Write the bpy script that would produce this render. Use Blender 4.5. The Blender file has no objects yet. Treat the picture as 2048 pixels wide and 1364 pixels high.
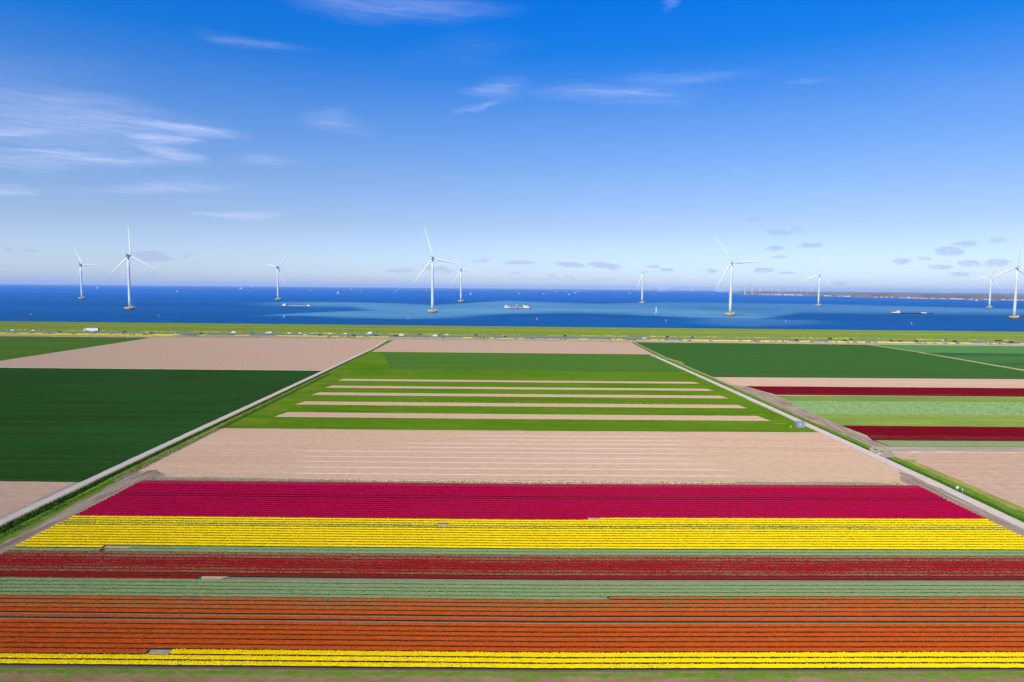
import bpy, math, random
import numpy as np
from mathutils import Vector, Matrix
from mathutils.geometry import tessellate_polygon
R = math.radians
S = bpy.context.scene
col = S.collection
rng = np.random.default_rng(7)
random.seed(7)

# ------------------------------------------------------------------ camera
HC = 54.0; F = 1365.0
PITCH = math.atan((682 - 576) / F); ROLL = math.atan(0.0092)
cd = bpy.data.cameras.new('camera'); cam = bpy.data.objects.new('camera', cd); col.objects.link(cam)
cd.sensor_width = 36.0; cd.lens = 36.0 * F / 2048.0; cd.clip_start = 1.0; cd.clip_end = 200000.0
cam.location = (0, 0, HC)
cam.rotation_mode = 'QUATERNION'
cam.rotation_quaternion = (Matrix.Rotation(R(90) - PITCH, 3, 'X') @ Matrix.Rotation(ROLL, 3, 'Z')).to_quaternion()
S.camera = cam

def ray(x, y):
    u, v = (x - 1024.0), (682.0 - y)
    c, s = math.cos(ROLL), math.sin(ROLL)
    u, v = (u * c - v * s) / F, (u * s + v * c) / F
    cp, sp = math.cos(PITCH), math.sin(PITCH)
    return (u, cp + v * sp, -sp + v * cp)
def g(x, y, z=0.0):                    # where a ray of the photograph meets the level z
    d = ray(x, y); t = (z - HC) / d[2]
    return (d[0] * t, d[1] * t)
def project(X, Y, Z):
    cp, sp = math.cos(PITCH), math.sin(PITCH); dz = Z - HC
    w = Y * cp - dz * sp; v = (Y * sp + dz * cp) / w; u = X / w
    c, s = math.cos(ROLL), math.sin(ROLL)
    return 1024 + (u * c + v * s) * F, 682 - (-u * s + v * c) * F
SUN_AZ, SUN_EL = 213.0, 44.0           # compass bearing from +Y, elevation
sdir = Vector((math.sin(R(SUN_AZ)) * math.cos(R(SUN_EL)), math.cos(R(SUN_AZ)) * math.cos(R(SUN_EL)), math.sin(R(SUN_EL))))

# ------------------------------------------------------------------ node helper
class NT:
    def __init__(s, tree): s.t = tree; s.n = tree.nodes; s.l = tree.links; s.n.clear()
    def add(s, typ, inp=None, **kw):
        n = s.n.new(typ)
        for k, v in kw.items(): setattr(n, k, v)
        for k, v in (inp or {}).items():
            sock = n.inputs[k]
            if isinstance(v, bpy.types.NodeSocket): s.l.new(v, sock)
            elif isinstance(v, bpy.types.Node): s.l.new(v.outputs[0], sock)
            else: sock.default_value = v
        return n
    def math(s, op, a, b=0.0, c=0.0, clamp=False):
        return s.add('ShaderNodeMath', {0: a, 1: b, 2: c}, operation=op, use_clamp=clamp).outputs[0]
    def mix(s, fac, a, b, mode='MIX'):
        return s.add('ShaderNodeMix', {0: fac, 6: a, 7: b}, data_type='RGBA', blend_type=mode, clamp_factor=True).outputs[2]
    def rng(s, v, a, b, c=0.0, d=1.0, smooth=False):
        return s.add('ShaderNodeMapRange', {0: v, 1: a, 2: b, 3: c, 4: d}, clamp=True, interpolation_type='SMOOTHSTEP' if smooth else 'LINEAR').outputs[0]
    def noise(s, vec, scale=1.0, detail=3.0, rough=0.55, dist=0.0, out=0):
        return s.add('ShaderNodeTexNoise', {'Vector': vec, 'Scale': scale, 'Detail': detail, 'Roughness': rough, 'Distortion': dist}).outputs[out]
    def scaled(s, vec, sc, loc=(0, 0, 0), rot=(0, 0, 0)):
        return s.add('ShaderNodeMapping', {'Vector': vec, 'Location': loc, 'Rotation': rot, 'Scale': sc}).outputs[0]
def C4(c): return (c[0], c[1], c[2], 1.0)
def srgb(r, gg, b):
    f = lambda c: (c / 255 / 12.92) if c <= 10 else ((c / 255 + 0.055) / 1.055) ** 2.4
    return (f(r), f(gg), f(b))

# ------------------------------------------------------------------ world
SKY_STRENGTH = 0.10
W = bpy.data.worlds.new('World'); S.world = W; W.use_nodes = True
w = NT(W.node_tree)
sky = w.add('ShaderNodeTexSky', sky_type='NISHITA', sun_disc=False, sun_elevation=R(SUN_EL), sun_rotation=R(SUN_AZ),
            altitude=0.0, air_density=1.0, dust_density=0.6, ozone_density=2.0)
tc = w.add('ShaderNodeTexCoord').outputs['Generated']
sep = w.add('ShaderNodeSeparateXYZ', {0: tc})
az = w.math('MULTIPLY', w.math('ARCTAN2', sep.outputs[0], sep.outputs[1]), 57.29578)
hyp = w.math('SQRT', w.math('ADD', w.math('MULTIPLY', sep.outputs[0], sep.outputs[0]), w.math('MULTIPLY', sep.outputs[1], sep.outputs[1])))
el = w.math('MULTIPLY', w.math('ARCTAN2', sep.outputs[2], hyp), 57.29578)
ramp = w.add('ShaderNodeValToRGB', {0: w.rng(el, 0.0, 60.0)})
rs = [(0.0, (1.16, 1.38, 2.06)), (0.012, (1.13, 1.33, 1.96)), (0.085, (0.92, 0.99, 1.36)), (0.15, (0.76, 0.96, 1.39)), (0.217, (0.53, 0.91, 1.53)),
      (0.308, (0.045, 0.76, 1.74)), (0.357, (0.0, 0.75, 1.92)), (0.5, (0.0, 0.62, 1.35)), (0.75, (0.03, 0.50, 0.85)), (1.0, (0.05, 0.45, 0.75))]
cr = ramp.color_ramp
while len(cr.elements) < len(rs): cr.elements.new(0.5)
for e, (p, c) in zip(cr.elements, rs): e.position = p; e.color = C4(c)
base_sky = w.mix(1.0, sky.outputs[0], ramp.outputs[0], 'MULTIPLY')
P2 = w.add('ShaderNodeCombineXYZ', {0: az, 1: el, 2: 0.0}).outputs[0]
def sky_pt(x, y):
    d = ray(x, y)
    return math.degrees(math.atan2(d[0], d[1])), math.degrees(math.atan2(d[2], math.hypot(d[0], d[1])))
# wispy domain warp
def warped(vec, sc, amp):
    nz = w.noise(w.scaled(vec, sc), 1.0, 4.0, 0.6, out=1)
    off = w.add('ShaderNodeVectorMath', {0: nz, 1: (0.5, 0.5, 0.5)}, operation='SUBTRACT').outputs[0]
    off = w.add('ShaderNodeVectorMath', {0: off, 1: amp}, operation='MULTIPLY').outputs[0]
    return w.add('ShaderNodeVectorMath', {0: vec, 1: off}, operation='ADD').outputs[0]
PW = warped(P2, (0.12, 0.6, 1), (7.0, 1.7, 0))
PC = warped(P2, (0.9, 3.5, 1), (1.3, 0.45, 0))
def blob(vec, x0, y0, x1, y1, hh, strength, soft=1.0):
    a, b = sky_pt(x0, y0), sky_pt(x1, y1)
    cx, cy = (a[0] + b[0]) / 2, (a[1] + b[1]) / 2
    L = math.hypot(b[0] - a[0], b[1] - a[1]) / 2; rot = math.atan2(b[1] - a[1], b[0] - a[0])
    m = w.add('ShaderNodeMapping', {'Vector': vec, 'Location': (cx, cy, 0), 'Rotation': (0, 0, rot), 'Scale': (L, hh * 0.040, 1)}, vector_type='TEXTURE')
    ln = w.add('ShaderNodeVectorMath', {0: m.outputs[0]}, operation='LENGTH').outputs['Value']
    return w.rng(ln, 1.15, 0.0 if soft == 1.0 else 0.45, 0.0, strength, smooth=True)
acc = None
for b in [(-330, 205, 470, 268, 50, .42), (-250, 190, 330, 215, 44, .30), (150, 226, 520, 278, 15, .62), (-150, 258, 190, 268, 13, .68), (215, 270, 440, 290, 14, .62),
          (235, 284, 425, 326, 13, .62), (-100, 300, 300, 306, 12, .38), (60, 222, 330, 246, 14, .5), (-160, 316, 430, 326, 20, .46), (-90, 376, 120, 378, 11, .66), (120, 378, 500, 366, 12, .34),
          (350, 434, 590, 424, 10, .52), (520, -14, 1050, 20, 30, .20), (600, 14, 900, 22, 13, .22), (370, 62, 610, 100, 14, .17),
          (930, 180, 1080, 172, 26, .24), (880, 222, 1000, 198, 9, .22), (1040, 180, 1440, 192, 24, .24), (1170, 178, 1420, 192, 11, .32), (590, 240, 750, 250, 30, .20),
          (1150, 170, 1560, 140, 14, .14), (1310, 20, 1370, -10, 12, .12), (1560, 168, 1700, 150, 8, .10), (460, 322, 620, 326, 14, .20), (-300, 130, 300, 160, 50, .06),
          (1440, 336, 1540, 338, 5, .10)]:
    v = blob(PW, *b); acc = v if acc is None else w.math('MAXIMUM', acc, v)
fib = w.noise(w.scaled(PW, (0.22, 3.4, 1), rot=(0, 0, 0.06)), 1.0, 7.0, 0.66)
fib2 = w.noise(w.scaled(PW, (0.07, 1.1, 1), (7, 3, 0), rot=(0, 0, 0.10)), 1.0, 4.0, 0.6)
streak = w.math('MULTIPLY', w.rng(fib, 0.30, 0.68, 0.40, 1.45), w.rng(fib2, 0.30, 0.65, 0.55, 1.35))
gen = w.math('MULTIPLY', w.rng(w.noise(w.scaled(P2, (0.03, 0.11, 1), (3.7, 1.2, 0)), 1.0, 3.0, 0.5), 0.62, 0.84), w.rng(el, 4.0, 12.0, 0.0, 0.12))
cirrus = w.math('MULTIPLY', w.math('MAXIMUM', acc, gen), streak, clamp=True)
acc = None
for b in [(45, 500, 78, 504, 5, .6), (6, 499, 30, 501, 4, .45), (258, 508, 352, 518, 12, .80), (350, 516, 392, 507, 6, .35), (760, 542, 835, 540, 6, .5), (835, 534, 915, 542, 8, .55),
          (940, 521, 985, 522, 4, .5), (1000, 524, 1075, 526, 6, .6), (1100, 527, 1180, 532, 7, .75), (1172, 527, 1250, 536, 8, .8), (1290, 534, 1325, 534, 5, .6),
          (1312, 539, 1350, 541, 5, .6), (1412, 540, 1440, 542, 5, .5), (1500, 540, 1555, 541, 5, .6), (1555, 545, 1590, 547, 4, .5), (1490, 438, 1525, 439, 5, .45),
          (1525, 462, 1590, 467, 9, .55), (1570, 459, 1620, 463, 9, .4), (1528, 498, 1575, 496, 6, .6), (1590, 493, 1655, 489, 6, .65), (1540, 515, 1575, 514, 4, .5),
          (1862, 500, 1935, 504, 10, .65), (1905, 489, 1962, 487, 7, .6), (1780, 520, 1828, 525, 8, .6), (1832, 518, 1870, 517, 4, .55), (1848, 535, 1915, 534, 6, .6),
          (1910, 526, 1970, 528, 6, .6), (1960, 528, 2022, 523, 9, .6), (1890, 549, 1946, 549, 4, .6), (1972, 481, 2022, 480, 5, .5), (1660, 567, 1700, 566, 5, .4),
          (1010, 546, 1060, 547, 4, .4), (1084, 550, 1118, 549, 4, .4), (1120, 556, 1160, 552, 4, .3), (-100, 556, 420, 552, 9, .34), (380, 556, 900, 560, 7, .26),
          (900, 554, 1300, 560, 5, .22), (1640, 463, 1700, 466, 4, .15)]:
    v = blob(PC, *b, soft=2); acc = v if acc is None else w.math('MAXIMUM', acc, v)
small = w.math('MULTIPLY', w.rng(w.noise(w.scaled(P2, (0.55, 2.3, 1), (9.3, 4.4, 0)), 1.0, 4.0, 0.6), 0.64, 0.72, 0, .45), w.math('MULTIPLY', w.rng(el, 0.3, 1.0), w.rng(el, 2.6, 1.6)))
rag = w.noise(w.scaled(P2, (1.5, 5.5, 1), (2, 8, 0)), 1.0, 6.0, 0.68)
acc = w.math('MULTIPLY', w.rng(w.math('ADD', acc, w.math('MULTIPLY', w.math('SUBTRACT', rag, 0.5), 1.7)), 0.12, 0.62), w.rng(acc, 0.0, 0.22))
cum = w.math('MAXIMUM', acc, small, clamp=True)
c1 = w.mix(cirrus, base_sky, C4((6.3, 7.3, 10.6)))
c2 = w.mix(w.math('MULTIPLY', cum, 0.56), c1, C4((4.4, 5.1, 8.0)))
bg = w.add('ShaderNodeBackground', {'Color': c2, 'Strength': SKY_STRENGTH})
w.add('ShaderNodeOutputWorld', {'Surface': bg})

# ------------------------------------------------------------------ sun, exposure
ld = bpy.data.lights.new('sun', 'SUN'); ld.energy = 4.1; ld.angle = R(0.53); ld.color = (1.0, 0.94, 0.84)
lo = bpy.data.objects.new('sun', ld); col.objects.link(lo)
lo.rotation_mode = 'QUATERNION'; lo.rotation_quaternion = (-sdir).to_track_quat('-Z', 'Y')
S.view_settings.view_transform = 'Standard'; S.view_settings.look = 'None'
S.view_settings.exposure = 0.0; S.view_settings.gamma = 1.0; S.view_settings.use_curve_mapping = False
S.cycles.max_bounces = 6; S.cycles.volume_bounces = 3; S.cycles.diffuse_bounces = 3
S.cycles.use_denoising = True; S.cycles.denoiser = 'OPENIMAGEDENOISE'; S.cycles.denoising_input_passes = 'RGB_ALBEDO_NORMAL'; S.cycles.denoising_prefilter = 'NONE'; S.cycles.use_adaptive_sampling = False

# ------------------------------------------------------------------ materials
MATS = {}
def newmat(name):
    m = bpy.data.materials.new(name); m.use_nodes = True; MATS[name] = m
    return m, NT(m.node_tree)
def out(n, shader, disp=None):
    n.add('ShaderNodeOutputMaterial', {'Surface': shader})
def pbsdf(n, colr, rough=0.9, spec=0.15, metal=0.0, normal=None, **k):
    d = {'Base Color': colr, 'Roughness': rough, 'Specular IOR Level': spec, 'Metallic': metal, 'Diffuse Roughness': 1.0 if rough > 0.75 else 0.0}
    if normal is not None: d['Normal'] = normal
    d.update(k)
    return n.add('ShaderNodeBsdfPrincipled', d)
def plain(name, c, rough=0.5, spec=0.4, metal=0.0, var=0.08, vs=1.5):
    m, n = newmat(name)
    pos = n.add('ShaderNodeTexCoord').outputs['Object']
    f = n.rng(n.noise(pos, vs, 4.0, 0.6), 0.3, 0.7)
    cc = n.mix(f, C4(tuple(x * (1 - var) for x in c)), C4(tuple(min(1, x * (1 + var)) for x in c)))
    out(n, pbsdf(n, cc, rough, spec, metal)); return m
def ground(name, c1, c2, c3=None, stretch=(0.01, 0.3), fine=2.0, rowp=None, rowamt=0.15, bump=0.25, patch=0.012, spots=None, contrast=1.0):
    """earth or crop: streaks along X, patches, drill rows of period rowp, fine grain"""
    m, n = newmat(name)
    pos = n.add('ShaderNodeNewGeometry').outputs['Position']
    st = n.noise(n.scaled(pos, (stretch[0], stretch[1], 1)), 1.0, 5.0, 0.62)
    pt = n.noise(n.scaled(pos, (patch, patch * 1.6, 1), (5, 3, 0)), 1.0, 4.0, 0.55)
    k = 0.17 / contrast
    cc = n.mix(n.rng(st, 0.5 - k, 0.5 + k), C4(c1), C4(c2))
    if c3: cc = n.mix(n.rng(pt, 0.42, 0.66, 0, .85), cc, C4(c3))
    fn = n.noise(n.scaled(pos, (fine * 0.6, fine, fine)), 1.0, 4.0, 0.7)
    cc = n.mix(n.rng(fn, 0.3, 0.7, 0.0, 0.60), cc, n.mix(1.0, cc, (0.60, 0.60, 0.60, 1), 'MULTIPLY'))
    h = fn
    if rowp:
        sx = n.add('ShaderNodeSeparateXYZ', {0: pos})
        wv = n.math('SINE', n.math('MULTIPLY', n.math('ADD', sx.outputs[1], n.math('MULTIPLY', sx.outputs[0], -0.004)), 6.2832 / rowp))
        cc = n.mix(n.rng(wv, -0.2, 1.0, 0.0, rowamt), cc, n.mix(1.0, cc, (0.45, 0.45, 0.45, 1), 'MULTIPLY'))
        h = n.math('ADD', fn, n.math('MULTIPLY', wv, 0.35))
    if spots:
        sc, th, sccol = spots
        sn = n.noise(n.scaled(pos, (sc[0], sc[1], 1), (11, 2, 0)), 1.0, 6.0, 0.72)
        cc = n.mix(n.rng(sn, th, th + 0.08), cc, C4(sccol))
    bp = n.add('ShaderNodeBump', {'Strength': bump, 'Distance': 0.15, 'Height': h}).outputs[0]
    out(n, pbsdf(n, cc, 1.0, 0.0, normal=bp)); return m

SOIL_A, SOIL_B = (0.460, 0.285, 0.195), (0.535, 0.345, 0.24)
M_soil = ground('bare soil', SOIL_A, SOIL_B, (0.46, 0.33, 0.24), (0.006, 0.5), 0.5, 1.5, 0.10)
M_soilmid = ground('combed soil', (0.5300, 0.3348, 0.2232), (0.6000, 0.3906, 0.2697), (0.5500, 0.3720, 0.2418), (0.006, 0.45), 0.7, 1.48, 0.08, contrast=1.5, patch=0.02,
                   spots=((0.012, 0.6), 0.60, (0.3900, 0.2350, 0.1750)))
M_soilline = ground('dry soil line', (0.78, 0.60, 0.49), (0.70, 0.53, 0.43), None, (0.05, 1.0), 2.0)
M_dirt = ground('trampled earth', (0.19, 0.135, 0.100), (0.42, 0.31, 0.235), (0.30, 0.23, 0.165), (0.8, 0.06), 0.9, None, bump=0.5, patch=0.06, contrast=1.6,
                spots=((0.5, 0.12), 0.66, (0.5670, 0.4500, 0.3510)))
M_dirtmid = ground('trodden headland earth', (0.30, 0.23, 0.185), (0.44, 0.35, 0.27), (0.30, 0.25, 0.16), (0.05, 0.6), 1.5, None, bump=0.4, patch=0.03, contrast=1.4)
M_wheatdark = ground('dark wheat', (0.0152, 0.0528, 0.0086), (0.0228, 0.0722, 0.0108), (0.0209, 0.0774, 0.0153), (0.003, 0.30), 0.45, 3.0, 0.16, contrast=2.0,
                     spots=((0.02, 0.5), 0.74, (0.0475, 0.0968, 0.0113)))
M_wheat = ground('green wheat', (0.0560, 0.1350, 0.0150), (0.0812, 0.1710, 0.0210), (0.0630, 0.1485, 0.0200), (0.004, 0.16), 0.35, 3.0, 0.08, contrast=1.4)
M_wheatright = ground('right wheat', (0.0342, 0.1000, 0.0176), (0.0475, 0.1240, 0.0231), (0.0380, 0.1120, 0.0220), (0.003, 0.14), 0.35, 3.0, 0.08, contrast=1.5)
M_wheatpale = ground('pale wheat', (0.0700, 0.1935, 0.0525), (0.0850, 0.2160, 0.0630), None, (0.003, 0.06), 0.3)
M_wheatstripe = ground('striped wheat', (0.0300, 0.0945, 0.0224), (0.0600, 0.1620, 0.0420), None, (0.0015, 0.045), 0.3, contrast=1.8)
M_wheatleft = ground('left far wheat', (0.0600, 0.1288, 0.0143), (0.0850, 0.1597, 0.0208), (0.0650, 0.1339, 0.0143), (0.003, 0.06), 0.3)
M_grass = ground('meadow grass', (0.0645, 0.1423, 0.0032), (0.1129, 0.1897, 0.0065), (0.1398, 0.2070, 0.0162), (0.03, 0.16), 0.6, None, patch=0.05,
                 spots=((0.05, 0.75), 0.58, (0.2795, 0.2501, 0.0189)))
M_grassdark = ground('lush grass', (0.0650, 0.1470, 0.0036), (0.0975, 0.1911, 0.0060), (0.1170, 0.2009, 0.0120), (0.02, 0.12), 0.6, None,
                     spots=((0.035, 0.6), 0.60, (0.3900, 0.3234, 0.0240)))
M_bank = ground('ditch bank grass', (0.0315, 0.1045, 0.0075), (0.0788, 0.1947, 0.0135), (0.0525, 0.1425, 0.0105), (0.35, 0.35), 1.5, None, bump=0.6, patch=0.12)
M_verge = ground('verge grass', (0.0800, 0.1805, 0.0098), (0.1350, 0.2232, 0.0245), (0.1700, 0.2185, 0.0350), (0.2, 0.2), 1.5, None, bump=0.5, patch=0.1)
M_olive = ground('dry yellow grass', (0.23, 0.22, 0.055), (0.34, 0.30, 0.10), (0.22, 0.26, 0.05), (0.2, 0.2), 1.4, None, bump=0.5, patch=0.15)
M_path = ground('trodden path between beds', (0.22, 0.15, 0.12), (0.30, 0.21, 0.17), None, (0.05, 0.8), 1.5)
M_weeds = ground('weedy earth', (0.2600, 0.1564, 0.0935), (0.1885, 0.1840, 0.0382), (0.3510, 0.1932, 0.1403), (0.45, 0.75), 1.3, None, bump=0.7, patch=0.16, contrast=2.2)
M_freshgrass = ground('fresh grass', (0.0900, 0.2090, 0.0144), (0.1500, 0.2565, 0.0240), (0.2000, 0.2185, 0.0640), (0.5, 0.8), 1.3, None, bump=0.6, patch=0.2)
M_dike = ground('dike grass', (0.1628, 0.2318, 0.0270), (0.2093, 0.2833, 0.0390), (0.1860, 0.2215, 0.0360), (0.006, 0.12), 0.25, None, patch=0.02)
M_dikepath = ground('dike path', (0.40, 0.37, 0.17), (0.44, 0.40, 0.20), None, (0.05, 0.5), 1.0)
M_reed = ground('dead reed litter', (0.46, 0.34, 0.22), (0.58, 0.45, 0.32), (0.36, 0.32, 0.13), (0.06, 0.2), 0.5, None, bump=0.5, patch=0.05)
M_track = ground('concrete track', (0.4840, 0.4048, 0.3694), (0.5614, 0.4752, 0.4268), (0.5324, 0.4576, 0.4186), (0.3, 0.3), 1.5, None, bump=0.1)
M_road = ground('asphalt', (0.14, 0.15, 0.19), (0.18, 0.19, 0.23), None, (0.005, 0.6), 0.8, None, bump=0.05)
M_riprap = ground('dike stone', (0.16, 0.16, 0.15), (0.24, 0.23, 0.22), None, (0.3, 0.3), 1.0)
M_leafgreen = ground('topped tulips yellow green', (0.1860, 0.2580, 0.0450), (0.2511, 0.3268, 0.0600), (0.1488, 0.2150, 0.0420), (0.01, 0.25), 0.5, 1.5, 0.10)
M_leafpale = ground('topped tulips pale', (0.1748, 0.2914, 0.0780), (0.3036, 0.4418, 0.1560), (0.2300, 0.3760, 0.1105), (0.25, 0.35), 0.5, 1.5, 0.10, contrast=1.4)

def tulip_mat(name, flower, flower2, leaf, leaf2):
    m, n = newmat(name)
    pos = n.add('ShaderNodeNewGeometry').outputs['Position']
    bloom = n.add('ShaderNodeAttribute', attribute_type='OBJECT', attribute_name='bloom').outputs['Fac']
    nz = n.noise(n.scaled(pos, (4.0, 4.0, 4.0)), 1.0, 3.0, 0.6)
    lf = n.noise(n.scaled(pos, (0.06, 0.5, 1)), 1.0, 4.0, 0.6)
    fr = n.math('ADD', bloom, n.rng(lf, 0.3, 0.7, -0.16, 0.16))
    thr = n.rng(fr, 0.0, 1.0, 0.66, 0.30)
    fac = n.rng(n.math('SUBTRACT', nz, thr), -0.02, 0.02)
    big = n.noise(pos, 1.1, 3.0)
    fc = n.mix(n.rng(big, 0.35, 0.65), C4(flower), C4(flower2))
    lc = n.mix(n.rng(n.noise(pos, 2.3, 3.0), 0.35, 0.65), C4(leaf), C4(leaf2))
    cc = n.mix(n.math('MULTIPLY', fac, n.rng(bloom, 0.0, 0.05)), lc, fc)
    bp = n.add('ShaderNodeBump', {'Strength': 0.7, 'Distance': 0.08, 'Height': nz}).outputs[0]
    out(n, pbsdf(n, cc, 1.0, 0.0, normal=bp)); return m
def head_mat(name, c1, c2):
    m, n = newmat(name)
    rnd = n.add('ShaderNodeNewGeometry').outputs['Random Per Island']
    cc = n.mix(rnd, C4(c1), C4(c2))
    out(n, pbsdf(n, cc, 0.9, 0.03)); return m
LG, LG2 = (0.085, 0.165, 0.055), (0.13, 0.22, 0.085)
BG, BG2 = (0.165, 0.225, 0.095), (0.235, 0.295, 0.13)
TM = {
 'yellow': (tulip_mat('yellow tulip canopy', (0.88, 0.66, 0.003), (0.82, 0.58, 0.003), LG, LG2), head_mat('yellow petals', (0.94, 0.72, 0.004), (0.86, 0.62, 0.003))),
 'orange': (tulip_mat('orange tulip canopy', (0.56, 0.085, 0.008), (0.47, 0.065, 0.008), (0.10, 0.13, 0.05), (0.17, 0.17, 0.08)), head_mat('orange petals', (0.64, 0.105, 0.010), (0.47, 0.055, 0.008))),
 'red': (tulip_mat('red tulip canopy', (0.34, 0.005, 0.012), (0.27, 0.006, 0.012), (0.17, 0.155, 0.075), (0.22, 0.18, 0.095)), head_mat('red petals', (0.40, 0.006, 0.016), (0.28, 0.006, 0.012))),
 'darkred': (tulip_mat('dark red tulip canopy', (0.165, 0.001, 0.009), (0.125, 0.001, 0.007), (0.10, 0.075, 0.04), (0.13, 0.09, 0.05)), head_mat('dark red petals', (0.2, 0.003, 0.012), (0.15, 0.003, 0.01))),
 'magenta': (tulip_mat('magenta tulip canopy', (0.50, 0.001, 0.060), (0.40, 0.001, 0.046), (0.10, 0.06, 0.03), (0.16, 0.07, 0.05)), head_mat('magenta petals', (0.54, 0.001, 0.066), (0.41, 0.001, 0.045))),
 'green': (tulip_mat('topped tulip canopy', (0.2, 0.3, 0.1), (0.2, 0.3, 0.1), BG, BG2), head_mat('green tulip leaves', (0.19, 0.28, 0.12), (0.29, 0.34, 0.15))),
 'olive': (tulip_mat('olive tulip canopy', (0.2, 0.3, 0.1), (0.2, 0.3, 0.1), (0.16, 0.24, 0.10), (0.22, 0.31, 0.14)), head_mat('olive tulip leaves', (0.20, 0.28, 0.12), (0.26, 0.34, 0.15))),
}
M_side = ground('shaded tulip stems', (0.016, 0.034, 0.012), (0.034, 0.060, 0.022), None, (1.5, 1.5), 3.0)  # stem green darkened in the colour for the shade between beds
M_sidem = ground('magenta side shade', (0.07, 0.006, 0.014), (0.11, 0.004, 0.018), (0.05, 0.035, 0.015), (1.5, 1.5), 3.0)  # side colour painted as overhanging magenta flowers in shadow
M_furrow = ground('furrow earth', (0.12, 0.095, 0.075), (0.17, 0.13, 0.105), None, (0.02, 1.5), 2.0)

m, n = newmat('wood far off'); pos = n.add('ShaderNodeNewGeometry').outputs['Position']
out(n, pbsdf(n, n.mix(n.rng(n.noise(n.scaled(pos, (.004, .004, .01)), 1, 4), .35, .65), (0.11, 0.11, 0.12, 1), (0.20, 0.165, 0.17, 1)), 0.95, 0.05)); M_wood = m  # brown-purple tree colour, paled to stand in for thicker haze
M_white = plain('white paint', (0.80, 0.80, 0.80), 0.45, 0.4, var=0.02, vs=.2)
M_blade = plain('white blade', (0.80, 0.80, 0.80), 0.4, 0.4, var=0.02, vs=.1)
M_grey = plain('light grey metal', (0.34, 0.36, 0.40), 0.5, 0.5)
M_darkgrey = plain('dark grey', (0.05, 0.055, 0.07), 0.6, 0.3)
M_yel = plain('yellow steel', (0.80, 0.50, 0.05), 0.55, 0.3, var=0.06, vs=.4)
M_conc = plain('platform deck', (0.62, 0.58, 0.50), 0.8, 0.2, var=0.08, vs=.4)
M_black = plain('black rubber', (0.02, 0.02, 0.02), 0.8, 0.2)
M_glass = plain('dark car glass', (0.015, 0.018, 0.025), 0.08, 0.8)
M_redp = plain('red paint', (0.55, 0.03, 0.03), 0.4, 0.5)
M_hullred = plain('ship hull red', (0.42, 0.045, 0.05), 0.5, 0.3)
M_hulldark = plain('barge hull dark', (0.035, 0.03, 0.06), 0.5, 0.3)
M_blue = plain('blue paint', (0.02, 0.06, 0.30), 0.3, 0.6)
M_navy = plain('navy paint', (0.008, 0.012, 0.05), 0.3, 0.6)
M_blk = plain('black paint', (0.012, 0.013, 0.02), 0.3, 0.6)
M_teal = plain('teal paint', (0.02, 0.16, 0.22), 0.3, 0.6)
M_silver = plain('silver paint', (0.50, 0.52, 0.55), 0.3, 0.6)
M_orange = plain('orange buoy', (0.80, 0.24, 0.04), 0.5, 0.3)
M_pinkred = plain('red buoy', (0.62, 0.03, 0.06), 0.5, 0.3)
M_sail = plain('sail cloth', (0.80, 0.80, 0.80), 0.8, 0.1)
M_roofred = plain('roof tiles', (0.28, 0.12, 0.10), 0.8, 0.1)
M_shed = plain('white shed wall', (0.78, 0.76, 0.72), 0.7, 0.2)

# ------------------------------------------------------------------ mesh helpers
def link(name, me, mats, parent=None, **props):
    if not isinstance(mats, (list, tuple)): mats = [mats]
    for mm in mats: me.materials.append(mm)
    o = bpy.data.objects.new(name, me); col.objects.link(o)
    if parent: o.parent = parent
    for k, v in props.items(): o[k] = v
    return o
def quick(name, V, Fc, smooth=False, midx=None):
    me = bpy.data.meshes.new(name)
    V = np.asarray(V, dtype=np.float32); me.vertices.add(len(V)); me.vertices.foreach_set('co', V.ravel())
    Fc = np.asarray(Fc, dtype=np.int32); k = Fc.shape[1]
    me.loops.add(Fc.size); me.loops.foreach_set('vertex_index', Fc.ravel())
    me.polygons.add(len(Fc)); me.polygons.foreach_set('loop_start', np.arange(len(Fc), dtype=np.int32) * k)
    if midx is not None: me.polygons.foreach_set('material_index', np.asarray(midx, dtype=np.int32))
    me.polygons.foreach_set('use_smooth', np.full(len(Fc), smooth))
    me.update(calc_edges=True); me.validate(); return me
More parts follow.
